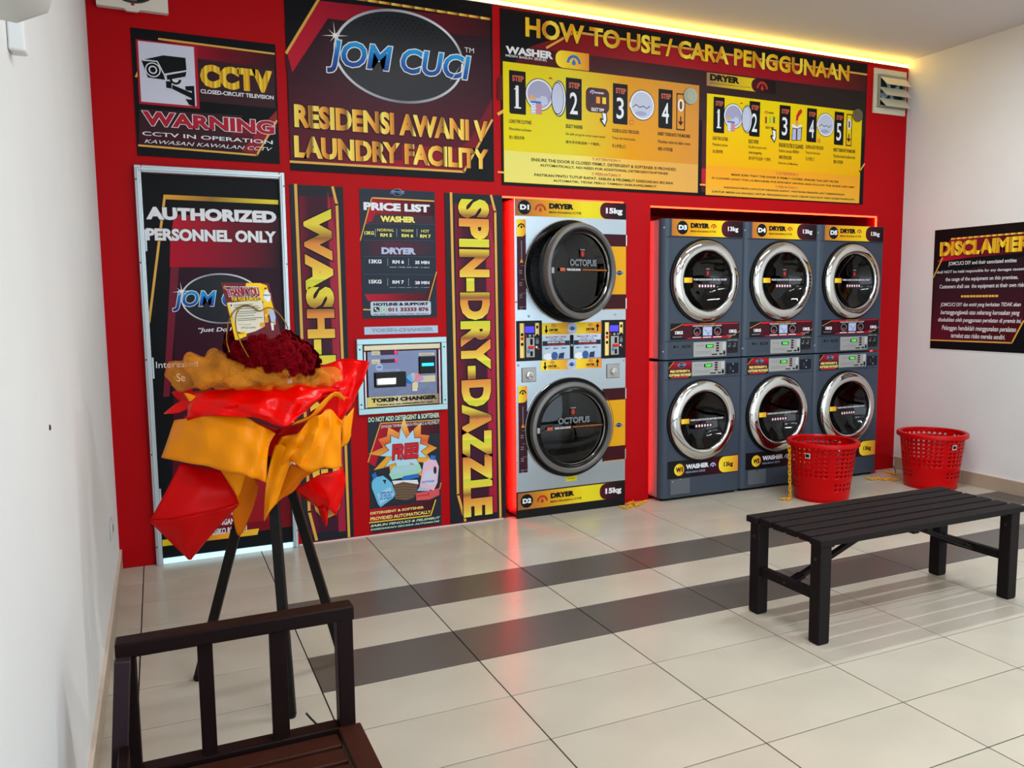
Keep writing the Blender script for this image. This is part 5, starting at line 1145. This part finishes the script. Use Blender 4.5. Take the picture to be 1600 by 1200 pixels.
# ================================================================== BENCHES
M_BEN = mat('espresso_metal', (30,25,26), .5, spec=.08, bump=.05, bscale=90)
M_BOLT = mat('bolt_dark', (70,66,66), .3, metal=.8)
bn = empty('slatted_bench', (1.88, -2.07, 0), 'backless dark brown slatted bench near the baskets', 'bench')
bx0, bx1, by0, by1, bz = 1.262, 2.494, -2.285, -1.850, .434
sw = (by1-by0-5*.015)/6
for k in range(6):
    y = by0+k*(sw+.015)
    sub(bn, 'slat', M_BEN, MB().box(bx0+(.0 if k in (0,5) else .014), bx1-(.0 if k in (0,5) else .014), y, y+sw, bz-.028, bz), bevel=.003)
for x in (bx0+.07, bx1-.11): sub(bn, 'cross_bar', M_BEN, MB().box(x, x+.035, by0+.03, by1-.03, bz-.046, bz-.028), bevel=.002)
for x in (1.815, 1.895): sub(bn, 'cross_bar', M_BEN, MB().box(x, x+.035, by0+.03, by1-.03, bz-.052, bz-.028), bevel=.002)
for x in (1.272, 2.416):
    for y in (-2.277, -1.922): 
        lg_ = sub(bn, 'leg', M_BEN, MB().box(x, x+.058, y, y+.056, 0.004, bz-.028), bevel=.004)
        sub(lg_, 'foot_cap', M_GASK, MB().box(x+.003, x+.055, y+.003, y+.053, 0, .006))
        for bb in ((x-.0005, x-.003, y+.028, bz-.075),): sub(lg_, 'bolt', M_BOLT, MB().lathe([(0,-.003),(.007,-.002),(.008,.002)], (x, y+.028, bz-.085), 'X', 12))
    sub(bn, 'side_stretcher', M_BEN, MB().box(x+.012, x+.046, -2.222, -1.921, .175, .212), bevel=.003)
    sub(bn, 'bolt', M_BOLT, MB().lathe([(0,-.003),(.007,-.002),(.008,.014)], (x+.012, -2.07, .194), 'X', 12))
for x, s in ((1.318, 1), (2.428, -1)):
    sub(bn, 'brace', M_BEN, MB().beam((x+s*.0, -2.072, .192), (x+s*.53, -2.072, bz-.042), .026, .020), bevel=.003)
    sub(bn, 'brace_foot', M_BEN, MB().beam((x-s*.005, -2.072, .190), (x+s*.06, -2.072, .215), .045, .016), bevel=.003)

# ---- wooden seat in the foreground: far armrest frame, back leg, slatted seat
M_SOF = mat('dark_stained_wood', (25,11,10), .5, spec=.12, bump=.08, bscale=50, var=.12, vscale=9)
M_SOF2 = mat('dark_stained_seat', (56,25,16), .5, spec=.15, bump=.08, bscale=50, var=.12, vscale=9)
sf = empty('wooden_settee', (-.92, -3.2, 0), 'dark wooden slatted settee in the foreground against the left wall', 'settee')
ya = -2.61; za = .622
AX0_, AX1_ = -1.188, -.660
sub(sf, 'arm_rail', M_SOF, MB().box(AX0_-.01, AX1_+.004, ya-.024, ya+.030, za-.036, za), bevel=.004)
sub(sf, 'front_post', M_SOF, MB().box(AX1_-.040, AX1_, ya-.022, ya+.024, .0, za-.034), bevel=.003)
sub(sf, 'rear_post', M_SOF, MB().box(AX0_-.004, AX0_+.032, ya-.018, ya+.024, .0, za-.034), bevel=.003)
for x, ww in ((-1.026, .034), (-.862, .040)): sub(sf, 'arm_slat', M_SOF, MB().box(x, x+ww, ya-.010, ya+.012, .30, za-.034), bevel=.002)
sub(sf, 'seat_rail', M_SOF, MB().box(AX0_+.03, AX1_-.040, ya-.022, ya+.024, .268, .310), bevel=.003)
ye = -4.30
sub(sf, 'arm_rail', M_SOF, MB().box(AX0_-.01, AX1_+.004, ye-.03, ye+.026, za-.060, za), bevel=.004)
sub(sf, 'front_post', M_SOF, MB().box(AX1_-.052, AX1_, ye-.024, ye+.022, 0, za-.058), bevel=.003); sub(sf, 'rear_post', M_SOF, MB().box(AX0_+.025, AX0_+.075, ye-.024, ye+.02, 0, za-.058), bevel=.003)
for x in (-1.022, -.840): sub(sf, 'arm_slat', M_SOF, MB().box(x, x+.046, ye-.012, ye+.010, .30, za-.058), bevel=.002)
sub(sf, 'seat_rail', M_SOF, MB().box(AX0_+.06, AX1_-.052, ye-.024, ye+.022, .272, .318), bevel=.003)
sub(sf, 'front_rail', M_SOF2, MB().box(AX1_-.046, AX1_+.012, ye+.02, ya-.020, .262, .312), bevel=.004)
sub(sf, 'rear_rail', M_SOF, MB().box(AX0_+.03, AX0_+.075, ye+.02, ya-.02, .255, .305), bevel=.004)
k = 0; y = ya-.034
while y-.058 > ye+.03:
    sub(sf, 'seat_slat', M_SOF2, MB().box(AX0_+.06, AX1_-.050, y-.058, y, .284, .303), bevel=.003); y -= .072; k += 1
# splayed back legs in front of the arm frames, and the low back board between them
for yy in (ya-.036, ye+.045):
    sub(sf, 'back_leg', mat('dark_stained_purple_lit', (46,34,38), .4, var=.1), MB().beam((AX0_-.040, yy, .0), (AX0_+.006, yy, za-.030), .034, .030, up=(0,1,0)), bevel=.003)  # purple light falling on the legs is put into their wood colour
sub(sf, 'back_board', M_SOF, MB().box(AX0_-.012, AX0_+.010, ye+.06, ya-.058, .34, .40), bevel=.003)
wire = MB().tube([atZ(478,1114,.05), atZ(487,1124,.03), atZ(494,1131,.004), atZ(499,1132,.003)], .0035, 6).build('cable_tie', mat('black_cable', (20,18,18), .5), smooth=60); tag(wire, 'loose black cable tie on the floor behind the settee armrest', 'cable tie')

# ================================================================== FLOWER STAND
fsd = empty('flower_stand', (-.74, -1.69, 0), 'tripod flower stand with red and orange paper wraps and dark red blooms', 'flower stand')
M_TRI = mat('black_wood_leg', (20,17,16), .45, bump=.05)
HUB = Vector((-.735, -1.70, .905))
for foot, top, w0 in ((Vector((-.999,-1.515,0)), Vector((-.760,-1.690,.93)), .034), (Vector((-.728,-1.935,0)), Vector((-.738,-1.73,.93)), .034), (Vector((-.478,-1.60,0)), Vector((-.715,-1.70,.93)), .034)):
    lg_ = sub(fsd, 'leg', M_TRI, MB().beam(foot+Vector((0,0,.004)), top, w0, .026, up=(.3,.9,0)), bevel=.003)
    sub(lg_, 'foot', M_GASK, MB().lathe([(0,0),(.016,0),(.018,.014),(0,.016)], foot, 'Z', 12))
sub(fsd, 'hub', M_TRI, MB().lathe([(0,-.03),(.06,-.03),(.065,.0),(.05,.03),(0,.03)], HUB, 'Z', 20), smooth=40)
M_PR = mat('red_wrap_paper', (226,2,0), .2, spec=.16)
M_PR2 = mat('red_wrap_matte', (196,0,4), .4, spec=.12)
M_PO = mat('orange_wrap_paper', (240,142,0), .4, spec=.15)
M_PO2 = mat('orange_wrap_deep', (222,112,2), .5, spec=.12)
def cr(p, t):
    """Catmull-Rom through the list p, t in 0..1"""
    n = len(p)-1; x = min(t*n, n-1e-6); i = int(x); f = x-i
    a, b, c, d = p[max(i-1, 0)], p[i], p[i+1], p[min(i+2, n)]
    return (b*2+(c-a)*f+(a*2-b*5+c*4-d)*f*f+(b*3-a-c*3+d)*f**3)*.5
def sheet(name, rows, m, nu=14, nv=10, wr=.006, fold=None, K=KU):
    """rows of (crop x, crop y, depth y): a sheet of wrapping paper lofted through them"""
    R_ = [[atY(*K(px, py), y) for px, py, y in row] for row in rows]; vs = []
    ph = random.random()*6
    for i in range(nu+1):
        col = [cr(row, i/nu) for row in R_]
        for j in range(nv+1):
            p = cr(col, j/nv) if len(col) > 2 else col[0].lerp(col[1], j/nv)
            ed = math.sin(PI*min(max(i/nu, 0), 1))**.5
            p = p+Vector((0, -wr*math.sin(i*1.3+ph+j*.35)-wr*.6*math.sin(i*.7-j*.9+ph), wr*.35*math.sin(i*.9+j+ph)*ed)); vs.append(p)
    mb = MB().add(vs, [(i*(nv+1)+j, i*(nv+1)+j+1, (i+1)*(nv+1)+j+1, (i+1)*(nv+1)+j) for i in range(nu) for j in range(nv)])
    return sub(fsd, name, m, mb, solid=.0012, smooth=50)
Y = -1.70
# back fan on the right, rising
sheet('paper_sheet', [[(690,385,Y+.08),(760,360,Y+.10),(830,352,Y+.09),(894,364,Y+.05)], [(700,440,Y+.0),(760,450,Y+.0),(820,455,Y+.02),(862,450,Y+.03)], [(690,520,Y-.02),(730,560,Y-.03),(770,600,Y+.0),(838,510,Y+.03)]], M_PR, wr=.008)
# left tips
sheet('paper_sheet', [[(120,482,Y+.03),(150,474,Y+.0),(200,470,Y-.03)], [(150,520,Y+.02),(170,530,Y+.0),(215,540,Y-.04)]], M_PR2, 6, 5, .004)
sheet('paper_sheet', [[(90,565,Y+.02),(140,525,Y+.0),(200,508,Y-.03)], [(92,568,Y+.02),(150,560,Y-.02),(205,535,Y-.05)]], M_PR, 6, 4, .004)
sheet('paper_sheet', [[(168,485,Y-.04),(190,488,Y-.05),(225,500,Y-.06)], [(205,543,Y-.05),(215,545,Y-.07),(228,535,Y-.07)]], M_PO, 5, 5, .003)
# red collar, upper layer (rolled)
sheet('paper_sheet', [[(200,480,Y-.02),(310,470,Y-.06),(420,455,Y-.08),(540,445,Y-.09),(650,450,Y-.08),(780,462,Y-.02)], [(185,535,Y-.07),(300,520,Y-.13),(430,520,Y-.17),(560,520,Y-.18),(660,490,Y-.15),(770,478,Y-.05)], [(180,592,Y-.06),(290,575,Y-.14),(420,580,Y-.19),(560,612,Y-.21),(640,560,Y-.17),(720,490,Y-.08)]], M_PR, 24, 14, .011)
# rolled edge of the collar on the right
sheet('paper_sheet', [[(600,600,Y-.17),(660,575,Y-.16),(700,530,Y-.13),(760,478,Y-.08),(800,505,Y-.05)], [(590,612,Y-.16),(655,592,Y-.15),(705,552,Y-.12),(752,500,Y-.07),(795,515,Y-.04)]], M_PO, 12, 4, .003)
sheet('paper_sheet', [[(560,615,Y-.12),(620,590,Y-.13),(700,545,Y-.11),(770,480,Y-.05)], [(520,660,Y-.08),(600,640,Y-.08),(690,600,Y-.07),(770,600,Y-.02)]], M_PR2, 10, 8, .006)
sheet('paper_sheet', [[(660,560,Y-.06),(720,525,Y-.06),(780,500,Y-.03),(835,500,Y+.02)], [(680,620,Y-.05),(720,610,Y-.05),(772,602,Y-.03),(810,545,Y+.02)]], M_PR, 9, 7, .006)
# red underlayer behind the orange skirts
sheet('paper_sheet', [[(170,575,Y+.02),(300,565,Y-.05),(430,590,Y-.08),(560,630,Y-.08),(680,600,Y-.05)], [(180,620,Y+.02),(300,640,Y-.02),(430,680,Y-.04),(500,745,Y-.05),(560,730,Y-.04)]], M_PR2, 12, 8, .006)
# big orange skirt, left
sheet('paper_sheet', [[(130,592,Y+.04),(190,580,Y-.04),(262,562,Y-.10),(400,578,Y-.15),(470,612,Y-.17),(528,645,Y-.15)], [(110,655,Y+.04),(190,650,Y-.06),(290,655,Y-.14),(400,680,Y-.19),(470,705,Y-.20),(500,690,Y-.17)], [(80,738,Y+.03),(180,757,Y-.07),(290,780,Y-.16),(400,806,Y-.21),(450,820,Y-.21),(490,836,Y-.20)]], M_PO, 22, 12, .007)
# orange skirt, right
sheet('paper_sheet', [[(545,655,Y-.12),(610,640,Y-.18),(690,570,Y-.20),(740,552,Y-.17),(785,595,Y-.12)], [(515,740,Y-.13),(600,700,Y-.20),(690,650,Y-.23),(740,660,Y-.19),(782,680,Y-.12)], [(505,830,Y-.14),(585,752,Y-.19),(635,788,Y-.24),(720,782,Y-.20),(790,775,Y-.12)]], M_PO, 20, 12, .012)
sheet('paper_sheet', [[(522,690,Y-.13),(560,690,Y-.16),(600,740,Y-.18)], [(490,830,Y-.15),(530,830,Y-.17),(580,770,Y-.18)], [(482,988,Y-.14),(500,955,Y-.16),(530,912,Y-.15)]], M_PO, 8, 12, .005)
sheet('paper_sheet', [[(590,758,Y-.16),(640,785,Y-.17),(700,780,Y-.14)], [(540,860,Y-.12),(580,860,Y-.12),(640,815,Y-.11)], [(520,925,Y-.11),(545,905,Y-.10),(600,865,Y-.09)]], M_PO2, 8, 8, .004)
sheet('paper_sheet', [[(782,590,Y-.06),(805,575,Y-.05),(832,540,Y+.0)], [(785,650,Y-.07),(812,640,Y-.06),(824,610,Y-.02)], [(780,700,Y-.06),(800,690,Y-.05),(822,650,Y-.03)]], M_PO, 7, 8, .004)
# red tail, lower left: two planes with a sharp fold
sheet('paper_sheet', [[(156,758,Y-.02),(240,775,Y-.03),(312,790,Y-.04)], [(100,865,Y-.05),(230,870,Y-.09),(355,860,Y-.06)], [(35,986,Y-.06),(200,965,Y-.10),(385,918,Y-.05)]], M_PR2, 10, 10, .003)
sheet('paper_sheet', [[(35,986,Y-.06),(200,965,Y-.10),(385,918,Y-.05)], [(110,1062,Y-.02),(195,1050,Y-.05),(285,1030,Y-.02)], [(180,1130,Y+.01),(192,1138,Y+.01),(203,1128,Y+.01)]], M_PR2, 10, 9, .003)
# small orange tongues under the skirt
sheet('paper_sheet', [[(312,788,Y-.06),(360,795,Y-.07),(412,806,Y-.06)], [(375,885,Y-.05),(380,896,Y-.05),(386,880,Y-.05)]], M_PO, 6, 6, .002)
sheet('paper_sheet', [[(412,806,Y-.02),(440,815,Y+.0),(460,850,Y+.02)], [(370,900,Y+.0),(410,910,Y+.02),(440,930,Y+.03)], [(352,925,Y+.01),(375,1035,Y+.03),(400,1030,Y+.03)]], M_PO2, 7, 9, .003)
# red tail, lower right
sheet('paper_sheet', [[(600,862,Y-.02),(690,810,Y-.08),(790,776,Y-.05)], [(650,905,Y-.02),(720,870,Y-.08),(800,845,Y-.04)], [(705,945,Y-.02),(725,935,Y-.05),(762,964,Y-.03)]], M_PR, 10, 9, .006)
sheet('paper_sheet', [[(690,930,Y-.03),(715,935,Y-.05),(735,930,Y-.04)], [(715,1000,Y-.03),(722,1008,Y-.03),(728,998,Y-.03)]], M_PR2, 5, 5, .002)
# tulle
def tulle_mat():
    m = bpy.data.materials.new('orange_tulle'); m.use_nodes = True; nt = m.node_tree; b_ = nt.nodes['Principled BSDF']
    b_.inputs['Base Color'].default_value = (*lin((232,146,16)), 1); b_.inputs['Roughness'].default_value = .8
    tc = nt.nodes.new('ShaderNodeTexCoord'); n = nt.nodes.new('ShaderNodeTexNoise'); n.inputs['Scale'].default_value = 12; n.inputs['Distortion'].default_value = .6; nt.links.new(tc.outputs['Object'], n.inputs['Vector'])
    mp = nt.nodes.new('ShaderNodeMapRange'); mp.inputs['From Min'].default_value = .3; mp.inputs['From Max'].default_value = .7; mp.inputs['To Min'].default_value = .16; mp.inputs['To Max'].default_value = .5
    nt.links.new(n.outputs['Fac'], mp.inputs['Value']); nt.links.new(mp.outputs['Result'], b_.inputs['Alpha']); return m
M_TUL = tulle_mat()
def tulle(px, py, y, rx, rz, seed):
    """one crumpled puff of netting"""
    rnd = random.Random(seed); c = atY(*KU(px, py), y); vs = []; N, Mr = 40, 22; ph = [rnd.uniform(0, 6) for _ in range(8)]
    for i in range(Mr+1):
        b = PI*i/Mr
        for k in range(N):
            a = 2*PI*k/N; d = Vector((math.sin(b)*math.cos(a), math.sin(b)*math.sin(a), math.cos(b)))
            q = 1+.16*math.sin(3*d.x*2.2+ph[0]+2*d.z)+.14*math.sin(5.5*d.y+3*d.x+ph[1])+.07*abs(math.sin(7*d.x-5*d.z+ph[2]))+.05*math.sin(9*d.z+6*d.x+ph[3])
            vs.append(c+Vector((d.x*rx*q, d.y*rz*1.1*q, d.z*rz*q)))
    sub(fsd, 'tulle', M_TUL, MB().add(vs, [(i*N+k, i*N+(k+1) % N, (i+1)*N+(k+1) % N, (i+1)*N+k) for i in range(Mr) for k in range(N)]), smooth=180)
for k, a in enumerate(((215,405,Y-.0,.075,.058), (290,395,Y-.04,.085,.056), (370,415,Y-.08,.075,.045), (450,430,Y-.11,.080,.040), (500,405,Y-.11,.075,.034), (570,432,Y-.10,.075,.032), (640,428,Y-.07,.065,.034), (705,425,Y-.03,.055,.036))): tulle(*a, k+1)
# dark red blooms
M_BLOOM = mat('dark_red_petals', (116,0,12), .7, spec=.05, var=.25, vscale=30)
def bloom_mesh(seed):
    rnd = random.Random(seed); mb = MB()
    for L in range(5):
        nP = 9-L; r0 = .027-.0045*L; z0 = -.004+.0055*L
        for k in range(nP):
            a = 2*PI*k/nP+L*.7+rnd.random()*.3; up = .25+.28*L; c = Vector((math.cos(a)*math.cos(up), math.sin(a)*math.cos(up), math.sin(up))); t = Vector((-math.sin(a), math.cos(a), 0)); n_ = c.cross(t)
            b0 = Vector((0,0,z0)); wdt = r0*.62
            p = [b0-t*wdt*.3, b0+t*wdt*.3, b0+c*r0*.6-t*wdt+n_*.002, b0+c*r0*.6+t*wdt+n_*.002]
            tip = [b0+c*r0*(1+.12*rnd.random())-t*wdt*.85-n_*.004, b0+c*r0*(.9+.2*rnd.random())-n_*.001, b0+c*r0*(1+.12*rnd.random())+t*wdt*.85-n_*.004]
            mb.add(p+tip, [(0,1,3,2),(2,5,4),(2,3,5),(3,6,5)])
    return mb
BM = []
for s in range(3):
    t_ = bloom_mesh(s).build('bloom', M_BLOOM, None); BM.append(t_.data); bpy.data.objects.remove(t_)
fc = atY(*KU(505, 338), Y-.02)
rnd = random.Random(3)
cent = Vector((fc.x, Y-.02, fc.z))
M_CORE = mat('bouquet_core', (60,6,14), .8)
sub(fsd, 'bouquet_core', M_CORE, MB().lathe([(.02,-.08),(.09,-.05),(.108,-.02),(.10,.015),(.07,.040),(0,.05)], cent+Vector((0,0,-.005)), 'Z', 20), smooth=60)
pts = []
for k in range(150):
    y_ = 1-2*(k+.5)/150; r_ = math.sqrt(max(0, 1-y_*y_)); a = k*2.39996
    d = Vector((r_*math.cos(a), r_*math.sin(a), y_))
    if d.z < -.5: continue
    shx = 1.0+(.14 if d.x > 0 else 0); p = cent+Vector((d.x*.128*shx, d.y*.125, d.z*(.080 if d.z > 0 else .092)-d.x*.034)); pts.append((p, d))
for k, (p, d) in enumerate(pts):
    b_ = bpy.data.objects.new('bloom', BM[k % 3]); COL.objects.link(b_); b_.parent = fsd; b_.location = p-fsd.location
    b_.rotation_mode = 'QUATERNION'; dd = (d+Vector((rnd.uniform(-.35,.35), rnd.uniform(-.35,.35), rnd.uniform(-.35,.35)))).normalized(); b_.rotation_quaternion = dd.to_track_quat('Z', 'Y'); s = rnd.uniform(.85, 1.2); b_.scale = (s, s, s)
# heart of gold wire
M_WIRE = mat('gold_wire', (150,112,44), .35, metal=.9)
def wire_path(pts_, y): return [atY(*KO(px, py), y) for px, py in pts_]
Yc = Y-.16
def smooth_path(p, n=40): return [cr(p, i/n) for i in range(n+1)]
sub(fsd, 'wire_heart', M_WIRE, MB().tube(smooth_path(wire_path([(540,1180),(440,1000),(370,820),(350,640),(390,500),(500,440),(620,465),(700,520),(790,475),(880,480),(980,560),(1060,670),(1110,770)], Yc)), .0022, 6), smooth=60)
sub(fsd, 'wire_heart', M_WIRE, MB().tube(smooth_path(wire_path([(265,1110),(225,950),(235,760),(270,620),(350,500),(470,440),(580,450),(680,520)], Yc+.03)), .0022, 6), smooth=60)
# thank-you card
YC = Y-.125; c0 = atY(*KO(140,105), YC); cU = atY(*KO(830,112), YC)-c0; cV = atY(*KO(345,940), YC)-c0
cN = Vector((0,-1,0))
def cf(u, v, d):
    p = c0+cU*u+cV*v+cN*(d+.02*math.sin(PI*u)*0); return (p.x, p.y, p.z)
card = MB().prism([(0,0),(1,0),(1,1),(0,1)], cf, 0, .0012).build('thank_you_card', mat('card_maroon', (104,26,34), .4), fsd)
def CP(px, py):
    """crop pixel -> card u, v (affine)"""
    v = (py-105)/835.0; u = (px-140-205*v)/690.0; return (u, v)
P = Print(cf, .0012, None, CP); P.STEP = .0004
CY = mat('card_yellow', (246,200,20), .4); CW = mat('card_paper', (222,214,190), .45)
P.poly([(500,110),(700,108),(800,140),(900,470),(780,640),(750,380),(700,330),(490,150)], CY, 1)
P.poly([(225,400),(270,385),(380,830),(400,930),(345,930)], CY, 1); P.poly([(245,395),(720,350),(750,420),(775,740),(640,810),(510,845),(370,810)], CW, 2)
P.poly([(350,850),(495,805),(512,880),(370,935)], CY, 3)
P.text('THANK YOU', (235,305), (672,165), mat('card_red', (150,30,40), .4), 6, bold=.06, out=.05, outm=WHITE); P.text('FOR YOUR SUPPORT!', (300,370), (680,315), CY, 5, bold=.04, out=.03, outm=mat('card_maroon', (104,26,34), .4))
P.poly([(745,285),(790,200),(860,270),(860,340),(825,390),(770,350)], WHITE, 3); P.poly([(762,180),(795,168),(800,195),(765,200)], mat('card_green', (40,60,40), .4), 3); P.text('JOMCUCI', (752,300), (855,272), MAROON, 4, bold=.03)
for k, (a, b_) in enumerate(((320,595), (330,670), (340,700), (375,745), (385,640), (385,620), (375,740), (380,645))): y_ = (430,462,490,528,555,590,630,655)[k]; P.line([(a,y_),(b_,y_-(b_-a)*.06)], .012, GREYP, 3)
P.polyuv([CP(270,425), CP(285,418), CP(300,428), CP(288,455)], MAROON, 3); P.text('With warm appreciation,', (395,720), (580,700), GREYP, 3); P.text('JomCuci Laundry', (430,780), (640,735), mat('card_ink', (110,50,50), .5), 3, shear=.4)
P.poly([(700,690),(765,680),(768,745),(705,750)], ORANGE, 3); P.poly([(775,610),(825,605),(830,680),(780,690)], ORANGE, 3); P.poly([(770,700),(830,690),(840,790),(800,800)], mat('card_brown', (110,40,24), .4), 3); P.poly([(825,500),(900,490),(935,600),(930,680),(870,680)], LIGHTP, 3); P.poly([(860,690),(905,690),(910,800),(880,800)], WHITE, 3); P.poly([(905,675),(940,680),(935,720),(908,720)], ORANGE, 3); P.poly([(768,490),(815,490),(818,560),(775,565)], ORANGE, 3)
P.text('FOLLOW US', (380,850), (465,825), MAROON, 4, bold=.02); P.polyuv([CP(170,160), CP(178,158), CP(195,195), CP(185,200)], ORANGE, 2); P.polyuv([CP(185,140), CP(192,140), CP(200,170), CP(192,172)], ORANGE, 2)
P.finish(card)
sub(card, 'card_stick', M_WIRE, MB().tube([c0+cU*.45+cV*.7+Vector((0,.004,0)), cent+Vector((-.05,.0,-.05))], .003, 6))
